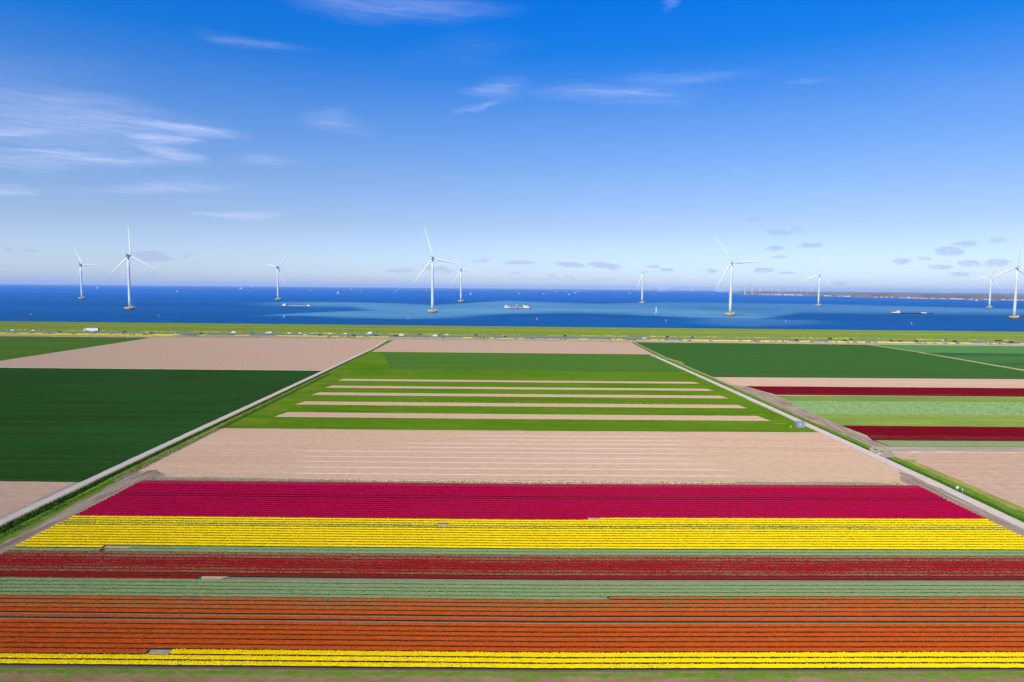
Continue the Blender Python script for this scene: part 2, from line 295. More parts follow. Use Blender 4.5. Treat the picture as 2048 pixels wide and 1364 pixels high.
class MB:
    def __init__(s): s.V = []; s.F = []; s.M = []; s.mi = 0
    def add(s, vs, fs):
        o = len(s.V); s.V += [tuple(v) for v in vs]; s.F += [tuple(i + o for i in f) for f in fs]; s.M += [s.mi] * len(fs)
    def box(s, x0, x1, y0, y1, z0, z1, taper=0.0, tx=None):
        a = taper; b = taper if tx is None else tx
        s.add([(x0, y0, z0), (x1, y0, z0), (x1, y1, z0), (x0, y1, z0), (x0 + b, y0 + a, z1), (x1 - b, y0 + a, z1), (x1 - b, y1 - a, z1), (x0 + b, y1 - a, z1)],
              [(3, 2, 1, 0), (4, 5, 6, 7), (0, 1, 5, 4), (1, 2, 6, 5), (2, 3, 7, 6), (3, 0, 4, 7)])
    def prof(s, pts, y0, y1):            # outline in X-Z, extruded along Y
        k = len(pts); s.add([(x, y0, z) for x, z in pts] + [(x, y1, z) for x, z in pts],
                            [tuple(range(k)), tuple(range(2 * k - 1, k - 1, -1))] + [(i, i + k, (i + 1) % k + k, (i + 1) % k) for i in range(k)])
    def lathe(s, prof, seg=16, c=(0, 0, 0), axis='z', caps=True):
        vs = []; fs = []
        for r_, z in prof:
            for i in range(seg):
                a = 2 * math.pi * i / seg; x, y = r_ * math.cos(a), r_ * math.sin(a)
                vs.append((c[0] + x, c[1] + y, c[2] + z) if axis == 'z' else (c[0] + x, c[1] + z, c[2] + y) if axis == 'y' else (c[0] + z, c[1] + x, c[2] + y))
        for j in range(len(prof) - 1):
            for i in range(seg): fs.append((j * seg + i, j * seg + (i + 1) % seg, (j + 1) * seg + (i + 1) % seg, (j + 1) * seg + i))
        if caps: fs.append(tuple(range(seg - 1, -1, -1))); fs.append(tuple((len(prof) - 1) * seg + i for i in range(seg)))
        s.add(vs, fs)
    def tube(s, a, b, r_, seg=6):
        a, b = Vector(a), Vector(b); d = (b - a).normalized(); u = d.orthogonal().normalized(); v = d.cross(u)
        vs = [p + (u * math.cos(2 * math.pi * i / seg) + v * math.sin(2 * math.pi * i / seg)) * r_ for p in (a, b) for i in range(seg)]
        s.add(vs, [(i, (i + 1) % seg, (i + 1) % seg + seg, i + seg) for i in range(seg)] + [tuple(range(seg - 1, -1, -1)), tuple(range(seg, 2 * seg))])
    def me(s, name, smooth=False):
        me = bpy.data.meshes.new(name); me.from_pydata(s.V, [], s.F); me.polygons.foreach_set('material_index', s.M)
        if smooth: me.polygons.foreach_set('use_smooth', [True] * len(s.F))
        me.update(); return me
    def build(s, name, mats, parent=None, smooth=False, **props): return link(name, s.me(name, smooth), mats, parent, **props)
def empty(name, loc, rz=0.0, **props):
    o = bpy.data.objects.new(name, None); col.objects.link(o); o.location = loc; o.rotation_euler = (0, 0, rz)
    o.empty_display_size = 0.5
    for k, v in props.items(): o[k] = v
    return o
def copy_tree(o, parent=None):
    c = o.copy(); col.objects.link(c); c.parent = parent
    for ch in list(o.children): copy_tree(ch, c)
    return c
_layer = [0.0]
def sheet(name, pts, mat, z=None, jag=0.0, step=2.5, parent=None, hz=None, **props):
    """flat ground sheet from an outline in metres; edges are subdivided and made uneven by jag"""
    if z is None: _layer[0] += 0.004; z = _layer[0]
    P = []
    k = len(pts)
    for i in range(k):
        a, b = np.array(pts[i], float), np.array(pts[(i + 1) % k], float)
        L = np.linalg.norm(b - a); nseg = 1 if (jag == 0 or L > 1500) else max(1, int(L / step))
        nrm = np.array([-(b - a)[1], (b - a)[0]]) / max(L, 1e-6)
        for j in range(nseg):
            p = a + (b - a) * j / nseg
            if j > 0 and jag: p = p + nrm * rng.normal(0, jag)
            P.append(p)
    V = [(p[0], p[1], z) for p in P]
    tris = tessellate_polygon([[Vector(v) for v in V]])
    Fz = []
    for t in tris:
        a, b, c = (V[i] for i in t)
        cr_ = (b[0] - a[0]) * (c[1] - a[1]) - (b[1] - a[1]) * (c[0] - a[0])
        Fz.append(t if cr_ > 0 else (t[0], t[2], t[1]))
    me = bpy.data.meshes.new(name); me.from_pydata(V, [], Fz); me.update()
    if 'kind' not in props and parent is None: props['kind'] = 'structure'
    return link(name, me, mat, parent, **props)

# ------------------------------------------------------------------ lines of the place (all in metres)
def lerp(tab, y):
    return float(np.interp(y, [t[0] for t in tab], [t[1] for t in tab]))
ROADL = [(-200, -110.2), (60, -113.8), (150, -115.4), (235, -117.0), (311, -117.9), (420, -119.6), (606, -122.5), (702, -127.5)]
ROADR = [(-200, 118.8), (154, 119.0), (191, 119.8), (245, 119.8), (313, 119.3), (391, 118.4), (548, 115.8), (702, 119.5)]
DLa = [(y, x + 1.75) for y, x in ROADL]; DLb = [(-200, -103.2), (140, -107.6), (160, -107.9), (190, -110.4), (255, -112.0), (400, -114.0), (566, -117.0), (702, -120.6)]
DRa = [(y, x + 1.9) for y, x in ROADR]; DRb = [(-200, 126.0), (160, 126.6), (201, 126.6), (245, 125.8), (284, 124.6), (391, 124.4), (548, 122.0), (702, 124.5)]
def wv(X): return 0.019 * max(0.0, X - 6)            # the rows bend a little to the right of the middle
Y0, Y1, XF = -200.0, 702.0, 3000.0
ys = [Y0, 0, 60, 100, 130, 150, 160, 175, 190, 201, 220, 235, 255, 284, 311, 350, 391, 420, 480, 548, 566, 606, 650, Y1]
# base land in three blocks, with the two ditches left open between them
sheet('ground', [(-XF, Y0), (lerp(DLa, Y0), Y0)] + [(lerp(DLa, y), y) for y in ys[1:]] + [(-XF, Y1)], M_soil, z=0.0)
sheet('ground', [(lerp(DLb, y), y) for y in ys][::-1] + [(lerp(DRa, y), y) for y in ys], M_soil, z=0.0)
sheet('ground', [(XF, Y1), (lerp(DRb, Y1), Y1)] + [(lerp(DRb, y), y) for y in ys[::-1][1:]] + [(XF, Y0)], M_soil, z=0.0)

def ditch(ya, yb, A, B, name):
    n_ = int((yb - ya) / 1.2); V = []; Fc = []
    prof = [(-0.07, -0.25), (0, 0.002), (0.07, 0.05), (0.18, -0.30), (0.30, -0.75), (0.40, -0.80), (0.52, -0.30), (0.62, 0.04), (0.80, 0.07), (1, 0.003), (1.08, -0.25)]
    for i in range(n_ + 1):
        y = ya + (yb - ya) * i / n_; a, b = lerp(A, y), lerp(B, y)
        for j, (t, z) in enumerate(prof):
            q = 2 <= j <= 8
            V.append((a + (b - a) * t + (rng.normal(0, .12) if q else 0), y, z + (rng.normal(0, .06) if q else 0)))
    k = len(prof)
    for i in range(n_):
        for j in range(k - 1): Fc.append((i * k + j, i * k + j + 1, (i + 1) * k + j + 1, (i + 1) * k + j))
    return link(name, quick(name, V, Fc, True, [1 if j >= 6 or j < 2 else 0 for i in range(n_) for j in range(k - 1)]), [M_bank, M_verge], kind='structure')
ditch(Y0, 702, DLa, DLb, 'ditch')
ditch(Y0, 219.0, DRa, DRb, 'ditch')
ditch(226.0, 702, DRa, DRb, 'ditch')
sheet('culvert_crossing', [(lerp(DRa, 219), 218.9), (lerp(DRb, 219), 218.9), (lerp(DRb, 226), 226.1), (lerp(DRa, 226), 226.1)], M_dirtmid, z=0.02)

# ---- left block
_layer[0] = 0.0
def edge(tab, ya, yb, off=0.0, n_=14): return [(lerp(tab, ya + (yb - ya) * i / n_) + off, ya + (yb - ya) * i / n_) for i in range(n_ + 1)]
RLl = [(y, x - 1.35) for y, x in ROADL]
L3 = sheet('crop_field', [(-900, 183.2), (lerp(RLl, 183) - .3, 183.0)] + edge(RLl, 184, 435.3, -.3) + [(-900, 437.5)], M_wheatdark, jag=0.10)
sheet('bare_field', [(-352, 437.3)] + edge(RLl, 436.2, 696, -.3) + [(-366, 698)], M_soil)
sheet('crop_field', [(-1500, 438.5), (-358.5, 437.5), (-371, 700), (-1500, 702)], M_wheatleft)
sheet('ditch_line', [(-358.5, 437.6), (-356.0, 437.6), (-368.6, 700), (-371.2, 700)], M_bank, jag=.25)
sheet('soil_strip', [(lerp(RLl, Y0) - 1.9, Y0)] + edge(RLl, 0, 182.8, -1.9) [::1] + edge(RLl, 0, 182.8, -.1)[::-1], M_dirtmid, jag=.1)
sheet('crop_margin', [(-900, 435.4), (lerp(RLl, 436) - 1, 435.2), (lerp(RLl, 437) - 1, 436.6), (-900, 437.4)], M_soilline, jag=.2)
# ---- middle block
_layer[0] = 0.0
def mid(ya, yb, la, lb, ra, rb, **k):       # outline of a middle field between the levels ya and yb (their Y at X = 0)
    return [(la, ya), (6, ya), (ra, ya + wv(ra)), (rb, yb + wv(rb)), (6, yb), (lb, yb)]
def LB(y): return lerp(DLb, y)
def RB(y): return lerp(ROADR, y) - 1.75
sheet('bare_field', mid(565.5, 687, LB(566), LB(687), RB(565), RB(687)), M_soil, jag=0.1)
fl = [(LB(442), 442.5), (6, 442.5), (RB(442), 442.5 + .7), (RB(565), 565.2), (6, 565.6), (LB(566), 565.8)]
sheet('grass_margin', fl, M_grassdark)
sheet('crop_field', [(-80, 443.5), (6, 442.5), (RB(443) - 1.5, 445), (RB(560) - 2, 564.2), (6, 565.3), (-111, 565.6), (-102, 538), (-92, 500), (-84, 465)], M_wheat, jag=0.25)
sheet('grass_field', mid(255.4, 442.5, LB(255) + .3, LB(442), RB(257), RB(442)), M_grassdark, jag=.2)
sheet('grass_field', [(LB(256) + .4, 256.2), (-96, 256.6), (-98, 300), (-100, 380), (-104, 442), (LB(442) + .2, 442)], M_grass, jag=.4)
for i, (a, b, xl, xr) in enumerate([(278.8, 289.6, -97.4, 107.2), (308.7, 317.6, -98.3, 107.6), (336.8, 345.2, -99.1, 107.8), (361.6, 369.4, -99.1, 108.0), (389.2, 396.7, -99.4, 108.0)]):
    q = 0.012
    sheet('bare_strip', [(xl - .5, a), (6, a), (xr + .5, a + q * xr * .8), (xr - 1.2, b + q * xr * .8), (6, b), (xl + 1.2, b)], M_soilmid, jag=.14, step=1.2)
bf = sheet('bare_field', [(LB(187), 186)] + [(6, 185), (RB(187) - 1, 187.2)] + edge(ROADR, 188, 257.6, -1.75) + [(6, 255.4), (LB(255), 255.0)] + edge(DLb, 255, 187)[1:], M_soilmid, jag=.12)
LNS = [(246.3, 900, 1375), (239.7, 935, 1400), (233.5, 775, 1392), (227.2, 770, 1392), (220.7, 588, 1416), (213.6, 585, 1396), (207.3, 575, 1466), (200.5, 566, 1486), (193.6, 556, 1500), (187.2, 680, 1510)]
for (Yl, xa, xb) in LNS:
    dd = Yl; xa_, xb_ = (xa - 1024) * dd * 1.03 / F, (xb - 1024) * dd * 1.03 / F; hw = 0.40
    sheet('dry_soil_line', [(xa_, Yl), (xa_ + 9, Yl - hw), (6, Yl - hw), (xb_ - 9, Yl - hw + wv(xb_) * .8), (xb_, Yl + wv(xb_) * .8), (xb_ - 9, Yl + hw + wv(xb_) * .8), (6, Yl + hw), (xa_ + 9, Yl + hw)],
          M_soilline, jag=.05, parent=bf)
sheet('dark_soil_edge', [(-103, 185.2), (-60, 185.4), (-42, 186.5), (-60, 188.0), (-103, 189.0)], M_dirtmid, jag=.3)
sheet('dark_soil_edge', [(60, 186.6), (108, 187.3), (104, 190.0), (66, 189.0)], M_dirtmid, jag=.3)
# headlands beside the tulips
sheet('headland', [(LB(-150), -150)] + edge(DLb, -120, 192) + [(-103.5, 196), (-98, 190), (-99.5, 120), (-99.5, -150)], M_dirt, jag=.3)
sheet('headland', edge(ROADR, -150, 204, -1.7) + [(111, 190.5), (111.5, 186), (112, 120), (112, -150)], M_dirt, jag=.3)
sheet('grass_verge', edge(DLb, -150, 186, -.3) + [(-107.6, 182), (-106.3, 150), (-104.8, 120), (-99, -150)], M_verge, jag=.3)
sheet('furrow_soil', [(-101.6, 60), (112.5, 60), (113.5, 187.0), (6, 185.0), (-101.8, 185.2)], M_furrow)
sheet('weedy_margin', [(-101, 60), (112, 60), (112, 94.3), (6, 92.3), (-101, 92.2)], M_weeds)
sheet('fresh_grass_strip', [(-101, 90.9), (6, 90.9), (112, 92.8), (112, 93.9), (6, 92.0), (-101, 91.9)], M_freshgrass, jag=.16, step=.8)
# ---- right block
_layer[0] = 0.0
DRr = [(y, x + .2) for y, x in DRb]
sheet('crop_field', [(lerp(DRr, 421) + 1, 420.5), (210, 422.5), (356.5, 424.2), (358, 470), (366.5, 616), (362, 690), (200, 693.5), (126, 693.0)] + edge(DRr, 690, 424, .8), M_wheatright, jag=.1)
sheet('crop_field', [(360, 424.5), (1600, 436), (1600, 600), (366.5, 604), (360, 480)], M_wheatstripe)
sheet('crop_field', [(367.5, 604), (1600, 598), (1600, 702), (363, 694)], M_wheatpale)
sheet('field_track', [(354.4, 424), (356, 469), (364.6, 616), (360.8, 690), (362.2, 690), (366.3, 616), (357.8, 469), (356.4, 424)], M_dikepath, jag=.2)
sheet('field_track', [(352.4, 424), (354, 469), (362.6, 616), (358.8, 690), (360.8, 690), (364.6, 616), (356, 469), (354.4, 424)], M_olive, jag=.2)
sheet('bare_field', [(128.5, 381), (290, 385), (1200, 399), (1200, 432), (320, 424), (210, 422.3), (lerp(DRr, 421) + 1, 420.2)], M_soilmid, jag=.1)
sheet('topped_tulip_field', [(136, 348), (276, 352.5), (1200, 366), (1200, 330), (256, 333), (134.8, 331)], M_leafgreen, jag=.2)
sheet('topped_tulip_field', [(134.8, 331.4), (256, 334), (1200, 345), (1200, 300), (227, 299), (132.2, 296.4)], M_leafpale, jag=.2)
sheet('topped_tulip_field', [(132.2, 296.8), (227, 299.4), (1200, 312), (1200, 270), (205, 270), (132.5, 270.6)], M_leafgreen, jag=.2)
hl = [(lerp(DRb, 228) + .3, 227)] + edge(DRr, 230, 384, .1) + [(128.5, 384), (131.8, 380.4), (135.5, 357), (136.2, 348), (135.2, 331), (133, 297), (132.9, 271), (131.5, 241), (131.2, 234)]
sheet('headland', hl, M_dirt, jag=.35)
sheet('dirt_track', [(118.5, 221.5), (124, 219.5), (126, 219.5), (128.5, 226.8), (600, 235.5), (600, 243.0), (185, 235.0), (130, 234), (125, 236), (121, 226)], M_dirtmid, jag=.3)
sheet('pale_track_line', [(128, 226.0), (150, 226.9), (600, 235.6), (600, 236.5), (150, 227.8), (129, 227.0)], M_soilline, jag=.12)
sheet('bare_field', [(lerp(DRb, 100) + 2, 0)] + edge(DRr, 10, 219, 2.2) + [(150, 226.4), (600, 235.0), (600, 0)], M_soil, jag=.1)
sheet('yellow_grass_edge', edge(DRb, 0, 217, -.6) + [(130.5, 216)] + edge(DRb, 214, 0, 2.2), M_olive, jag=.35)
sheet('soil_top_strip', [(-1200, 702), (-1200, 697.5), (-366, 696.5), (-121, 687), (0, 685.5), (119, 692.5), (525, 697), (1200, 700), (1200, 702)], M_reed, jag=.5)

# ---- concrete farm tracks
def ribbon(name, tab, ya, yb, hw, mat, z):
    n_ = int((yb - ya) / 6); V = []; Fc = []
    for i in range(n_ + 1):
        y = ya + (yb - ya) * i / n_; x = lerp(tab, y)
        for sx, zz in ((-hw, 0), (-hw, z), (hw, z), (hw, 0)): V.append((x + sx + rng.normal(0, .03), y, zz))
    for i in range(n_):
        for j in range(3): Fc.append((i * 4 + j, i * 4 + j + 1, i * 4 + j + 5, i * 4 + j + 4))
    return link(name, quick(name, V, Fc), mat, kind='structure')
ribbon('farm_track', ROADL, -190, 605, 1.30, M_track, 0.10)
ribbon('farm_track', ROADR, -190, 548, 1.50, M_track, 0.10)
sheet('track_line', [(lerp(ROADL, 606) - 1.0, 606)] + edge(ROADL, 612, 690, -1.0) + edge(ROADL, 690, 612, .3), M_soilline, z=0.27)
sheet('track_head', [(112.6, 545), (118, 545), (117.5, 551), (112, 551)], M_track, z=0.28)
sheet('dirt_patch', [(118.5, 530), (124.5, 490), (127, 505), (123, 545)], M_olive, jag=.6, z=.12)

# ------------------------------------------------------------------ motorway, dike
def hy(X): return -0.0195 * X                     # road and dike turn slightly
def band(name, ya, za, yb, zb, mat, jag=0.0, kind='structure', n_=150, xa=-2600, xb=2600, parent=None, curve=0.0):
    xs = np.linspace(xa, xb, n_ + 1); V = []; Fc = []
    for X in xs:
        h = hy(X)
        V.append((X, ya + h, za)); V.append((X, yb + h, zb))
    for i in range(n_): Fc.append((i * 2, i * 2 + 2, i * 2 + 3, i * 2 + 1))
    o = link(name, quick(name, V, Fc), mat, parent)
    if parent is None: o['kind'] = kind
    return o
band('embankment', 699, 0.0, 722.0, 0.95, M_reed)
band('verge', 722.0, 0.95, 725.0, 1.0, M_verge)
rd = band('motorway', 725.0, 1.0, 757.5, 1.0, M_verge)
band('carriageway', 725.5, 1.03, 737.5, 1.03, M_road)
band('carriageway', 743.0, 1.03, 757.0, 1.03, M_road)
for yy in (726.6, 736.4, 744.2, 755.6):
    band('edge_line', yy, 1.045, yy + .2, 1.045, M_white)
for yy in (731.6, 749.8):                        # dashed lane markings
    V = []; Fc = []
    for i in range(-70, 70):
        X = i * 12.0
        o_ = len(V); V += [(X, yy + hy(X), 1.045), (X + 3, yy + hy(X + 3), 1.045), (X + 3, yy + .18 + hy(X + 3), 1.045), (X, yy + .18 + hy(X), 1.045)]; Fc.append((o_, o_ + 1, o_ + 2, o_ + 3))
    link('lane_marking', quick('lane_marking', V, Fc), M_white, kind='structure')
band('dike', 757.5, 1.0, 776.0, 6.0, M_dike)
band('dike', 778.2, 6.05, 796.0, 9.0, M_dike)
band('dike', 796.0, 9.0, 801.0, 9.0, M_dike)
band('dike', 801.0, 9.0, 826.0, 2.0, M_riprap)
band('dike_path', 776.0, 6.0, 778.2, 6.05, M_dikepath)
# guard rail in the median: posts and two beams
def rail(y):
    b_ = MB()
    for X in range(-700, 700, 10): b_.box(X, X + .12, y + hy(X), y + hy(X) + .12, 1.0, 1.72)
    for X in range(-700, 700, 50):
        for z in (1.45,):
            a = (X, y + hy(X), z); c = (X + 50, y + hy(X + 50), z)
            b_.add([(a[0], a[1] - .05, z), (c[0], c[1] - .05, z), (c[0], c[1] - .05, z + .3), (a[0], a[1] - .05, z + .3)], [(0, 1, 2, 3)])
    return b_
rail(740.2).build('guard_rail', M_grey, label='long grey steel guard rail in the grass median of the motorway', category='guard rail')

# ------------------------------------------------------------------ sea
XT = np.tan(np.linspace(-1.25, 1.25, 260)) * 0.9
ypx = np.concatenate([np.linspace(668, 578.4, 150)])
Yr = [(HC - 4.0) * F / max(p - 576.0, 0.9) for p in ypx]
Yr = [795.0] + [y for y in Yr if y > 805] + [30000, 40000, 60000]
V = []; Fc = []
for Y in Yr:
    for t in XT: V.append((t * Y, Y, 4.0))
k = len(XT)
for i in range(len(Yr) - 1):
    for j in range(k - 1): Fc.append((i * k + j, i * k + j + 1, (i + 1) * k + j + 1, (i + 1) * k + j))
Va = np.array(V)
pxs, pys = project(Va[:, 0], Va[:, 1], 4.0)
def poly_mask(px, py, top, bot, softt, softb, xa, xb, softx):
    t = np.interp(px, [p[0] for p in top], [p[1] for p in top]); b = np.interp(px, [p[0] for p in bot], [p[1] for p in bot])
    return np.clip((py - t) / softt, 0, 1) * np.clip((b - py) / softb, 0, 1) * np.clip((px - xa) / softx, 0, 1) * np.clip((xb - px) / softx, 0, 1)
m1 = poly_mask(pxs, pys, [(430, 606), (560, 603), (700, 603.5), (800, 606), (870, 609), (920, 606), (1010, 600.5), (1100, 603), (1200, 606), (1350, 603), (1640, 607), (2048, 617), (3000, 640)],
               [(430, 608), (560, 615), (700, 617), (800, 632), (900, 638), (1024, 629), (1150, 627), (1250, 630), (1400, 640), (1500, 646), (1600, 628), (2048, 632), (3000, 650)], 2.6, 7.0, 400, 3400, 220)
m2 = poly_mask(pxs, pys, [(480, 632), (600, 625), (700, 621), (800, 618), (900, 616)], [(480, 634), (600, 633), (700, 637), (820, 639), (900, 638)], 2.5, 3.0, 480, 960, 90)
m3 = poly_mask(pxs, pys, [(1380, 636), (1500, 634), (1650, 640)], [(1380, 650), (1500, 655), (1650, 650)], 4, 5, 1360, 1680, 70) * .45
m0 = poly_mask(pxs, pys, [(880, 618), (1024, 616), (1200, 616), (1330, 617), (1450, 622), (1560, 630)], [(880, 628), (1024, 629), (1150, 628), (1250, 631), (1400, 636), (1560, 640)], 1.5, 3, 860, 1560, 60) * .35
amp = np.interp(pxs, [500, 640, 1000, 1150, 1500, 1800, 2100], [.55, .8, .85, .62, .55, .68, .68])
pale_mask = np.clip(np.maximum(np.maximum(m1 * amp, m2 * .75), m3 * .8) + m0, 0, 1)  # soft patches of paler water colour
me = quick('sea', V, Fc)
at2 = me.attributes.new('far_water', 'FLOAT', 'POINT'); at2.data.foreach_set('value', np.clip((Va[:, 1] - 1500) / 2600, 0, 1).astype(np.float32))  # water colour turns a brighter blue farther out
at = me.attributes.new('pale_water', 'FLOAT', 'POINT'); at.data.foreach_set('value', pale_mask.astype(np.float32))
m, n = newmat('sea water')
pos = n.add('ShaderNodeNewGeometry').outputs['Position']
pale_water = n.add('ShaderNodeAttribute', attribute_type='GEOMETRY', attribute_name='pale_water').outputs['Fac']
n1 = n.noise(n.scaled(pos, (0.0022, 0.012, 1)), 1.0, 4.0, 0.6)
n2 = n.noise(n.scaled(pos, (0.03, 0.11, 1)), 1.0, 5.0, 0.65)
n3 = n.noise(n.scaled(pos, (0.0008, 0.003, 1)), 1.0, 3.0, 0.5)
sf = n.math('MULTIPLY', pale_water, n.rng(n1, 0.30, 0.70, 0.55, 1.25), clamp=True)
deep = n.mix(n.rng(n2, 0.36, 0.64), (0.0001, 0.055, 0.215, 1), (0.0003, 0.135, 0.42, 1))
deep = n.mix(n.rng(n3, .4, .65, 0, .55), deep, (0.001, 0.135, 0.46, 1))
ow = n.add('ShaderNodeAttribute', attribute_type='GEOMETRY', attribute_name='far_water').outputs['Fac']
deep = n.mix(n.math('MULTIPLY', ow, .8), deep, (0.0001, 0.155, 0.60, 1))
pale_col = n.mix(n.rng(n2, 0.3, 0.7), (0.11, 0.32, 0.52, 1), (0.18, 0.42, 0.60, 1))
wc = n.mix(sf, deep, pale_col)
hgt = n.math('ADD', n.noise(n.scaled(pos, (0.35, 0.6, 1)), 1.0, 4.0, 0.6), n.math('MULTIPLY', n2, 2.5))
bp = n.add('ShaderNodeBump', {'Strength': 0.9, 'Distance': 1.2, 'Height': hgt}).outputs[0]
dif = n.add('ShaderNodeBsdfDiffuse', {'Color': wc, 'Normal': bp})
glo = n.add('ShaderNodeBsdfGlossy', {'Color': (0.45, 0.80, 1.0, 1), 'Roughness': 0.16, 'Normal': bp})
fr = n.add('ShaderNodeFresnel', {'IOR': 1.33, 'Normal': bp}).outputs[0]
fr = n.math('MINIMUM', n.math('MULTIPLY', fr, 0.3), 0.07)
out(n, n.add('ShaderNodeMixShader', {0: fr, 1: dif, 2: glo}))
link('sea', me, m, kind='structure')

# ------------------------------------------------------------------ tulip beds
ORD = ['first', 'second', 'third', 'fourth', 'fifth', 'sixth', 'seventh', 'eighth', 'ninth', 'tenth', 'eleventh', 'twelfth', 'thirteenth', 'fourteenth',
       'fifteenth', 'sixteenth', 'seventeenth', 'eighteenth', 'nineteenth', 'twentieth']
def bed(colour, y0, y1, xa=-101.3, xb=113.0, bloom=0.9, heads=14.0, rh=0.075, label='', group=None, h=0.32, gap=0.46):
    """one raised tulip bed: a leafy body with a canopy, plus its flower heads"""
    yc, hw = (y0 + y1) / 2, (y1 - y0 - gap) / 2
    dx = 0.5; nx = int((xb - xa) / dx)
    xs = np.linspace(xa, xb, nx + 1)
    wob = np.interp(xs, np.linspace(xa, xb, 24), rng.normal(0, 0.018, 24))
    base = yc + 0.019 * np.maximum(0, xs - 6) + wob
    prof = [(-1.0, 0.0), (-0.985, 0.84), (-0.90, 0.96), (-0.25, 1.0), (0.30, 1.0), (0.90, 0.96), (0.985, 0.84), (1.0, 0.0)]
    k = len(prof); V = np.zeros((nx + 1, k, 3), dtype=np.float32)
    for j, (py, pz) in enumerate(prof):
        V[:, j, 0] = xs + rng.normal(0, .05, nx + 1)
        V[:, j, 1] = base + py * hw + rng.normal(0, .010, nx + 1)
        V[:, j, 2] = 0.02 if pz == 0 else 0.12 + h * pz + rng.normal(0, .014, nx + 1)
    i = np.arange(nx)[:, None] * k; j = np.arange(k - 1)[None, :]
    Fc = np.stack([i + j, i + k + j, i + k + j + 1, i + j + 1], -1).reshape(-1, 4)
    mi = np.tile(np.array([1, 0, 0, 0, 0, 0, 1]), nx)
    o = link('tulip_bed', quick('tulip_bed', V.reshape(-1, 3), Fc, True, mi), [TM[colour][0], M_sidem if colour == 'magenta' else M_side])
    o['label'] = label; o['category'] = 'flower bed'
    if group: o['group'] = group
    o['bloom'] = float(bloom)
    # flower heads (or leaf tips)
    L = xb - xa; N = int(heads * L * 2 * hw * (max(bloom, 0.25) if colour not in ('green', 'olive') else 1.0))
    if N:
        x = rng.uniform(xa, xb, N)
        low = np.interp(x, np.linspace(xa, xb, 60), rng.uniform(0, 1, 60))
        x = x[rng.uniform(0, 1, N) < 0.72 + 0.28 * low]; N = len(x)
        y = rng.uniform(-1, 1, N) * hw * .89 + np.interp(x, xs, base)
        z = 0.12 + h * (1.0 - 0.12 * ((y - np.interp(x, xs, base)) / hw) ** 2) + rng.uniform(-.04, .035, N)
        r = rh * rng.uniform(.75, 1.25, N); a = rng.uniform(0, 2.1, N)
        Vh = np.zeros((N, 4, 3), dtype=np.float32)
        for q in range(3):
            Vh[:, q, 0] = x + r * np.cos(a + q * 2.0944); Vh[:, q, 1] = y + r * np.sin(a + q * 2.0944); Vh[:, q, 2] = z + r * 1.5
        Vh[:, 3, 0] = x; Vh[:, 3, 1] = y; Vh[:, 3, 2] = z - r * .6
        b0 = np.arange(N)[:, None] * 4
        Fh = np.concatenate([b0 + np.array([0, 1, 2]), b0 + np.array([1, 0, 3]), b0 + np.array([2, 1, 3]), b0 + np.array([0, 2, 3])], 0)
        link('flowers' if colour not in ('green', 'olive') else 'leaves', quick('flowers', Vh.reshape(-1, 3), Fh), TM[colour][1], o, kind='stuff')
    return o
G1 = 'rows of the tulip field nearest the camera'
# front yellow
ye = [92.55, 94.0, 95.48, 97.01]
bed('yellow', ye[0], ye[1], bloom=.74, heads=32, rh=.075, label='yellow tulip bed at the very front, next to the fresh grass strip', group=G1)
bed('yellow', ye[1], ye[2], bloom=.84, heads=36, rh=.075, label='yellow tulip bed in the middle of the three front yellow rows', group=G1)
bed('yellow', ye[2], ye[3], xa=-49.5, bloom=.96, heads=40, rh=.08, label='dense yellow tulip bed touching the orange rows, starting beyond a bare gap', group=G1)
bed('orange', ye[2], ye[3], xb=-53.0, bloom=.80, heads=30, rh=.07, label='short orange tulip bed that ends at a bare gap beside the yellow row', group=G1)
og = [97.01, 98.41, 99.96, 101.44, 102.85, 104.42, 105.72]
ob = [.88, .86, .82, .85, .80, .76]
for i in range(6):
    bed('orange', og[i], og[i + 1], bloom=ob[i], heads=30, rh=.07, label='%s orange tulip bed counted from the front yellow rows' % ORD[i], group=G1)
bed('orange', 106.25, 107.55, bloom=.86, heads=28, rh=.07, label='orange tulip bed standing alone between two bare soil paths', group=G1)
og = [108.10, 109.63, 111.18, 112.68, 114.08]
for i, b_, lb in ((0, .95, 'bright orange tulip bed just beyond the two bare soil paths'), (1, .50, 'half open orange tulip bed behind the bright orange row beyond the paths'),
                  (2, .46, 'green speckled orange tulip bed, middle of the three half open rows'), (3, .52, 'half open orange tulip bed beside the topped green rows')):
    bed('orange', og[i], og[i + 1], bloom=b_, heads=26, rh=.07, label=lb, group=G1, gap=.42)
gg = [114.08, 115.41, 116.98, 118.33, 119.87, 121.25]
bed('green', gg[0], gg[1], xb=17.0, bloom=0, heads=9, label='topped green tulip bed ending halfway against a speckled orange row', group=G1, gap=.22, h=.28)
bed('orange', gg[0], gg[1], xa=17.5, bloom=.42, heads=20, rh=.065, label='speckled orange tulip bed that continues a topped green row', group=G1, gap=.42)
for i in range(1, 5):
    bed('green', gg[i], gg[i + 1], bloom=0, heads=9, label='%s pale green topped tulip bed counted from the orange rows' % ORD[i], group=G1, gap=.22, h=.28)
bed('red', 121.15, 122.35, xb=-57.5, bloom=.96, heads=20, label='short crimson tulip bed that stops at a bare patch', group=G1, gap=.42)
bed('red', 122.50, 123.70, bloom=.97, heads=20, label='bright crimson tulip bed between the bare path and the dull red rows', group=G1, gap=.42)
rg = [123.9, 125.2, 126.6, 127.95, 129.36, 130.85, 132.35, 133.9]
for i, b_ in enumerate((.50, .56, .72, .78, .68, .48, .36)):
    bed('red', rg[i], rg[i + 1], bloom=b_, heads=16, rh=.075, label='%s dull red tulip bed counted from the bright crimson row' % ORD[i], group=G1, gap=.36)
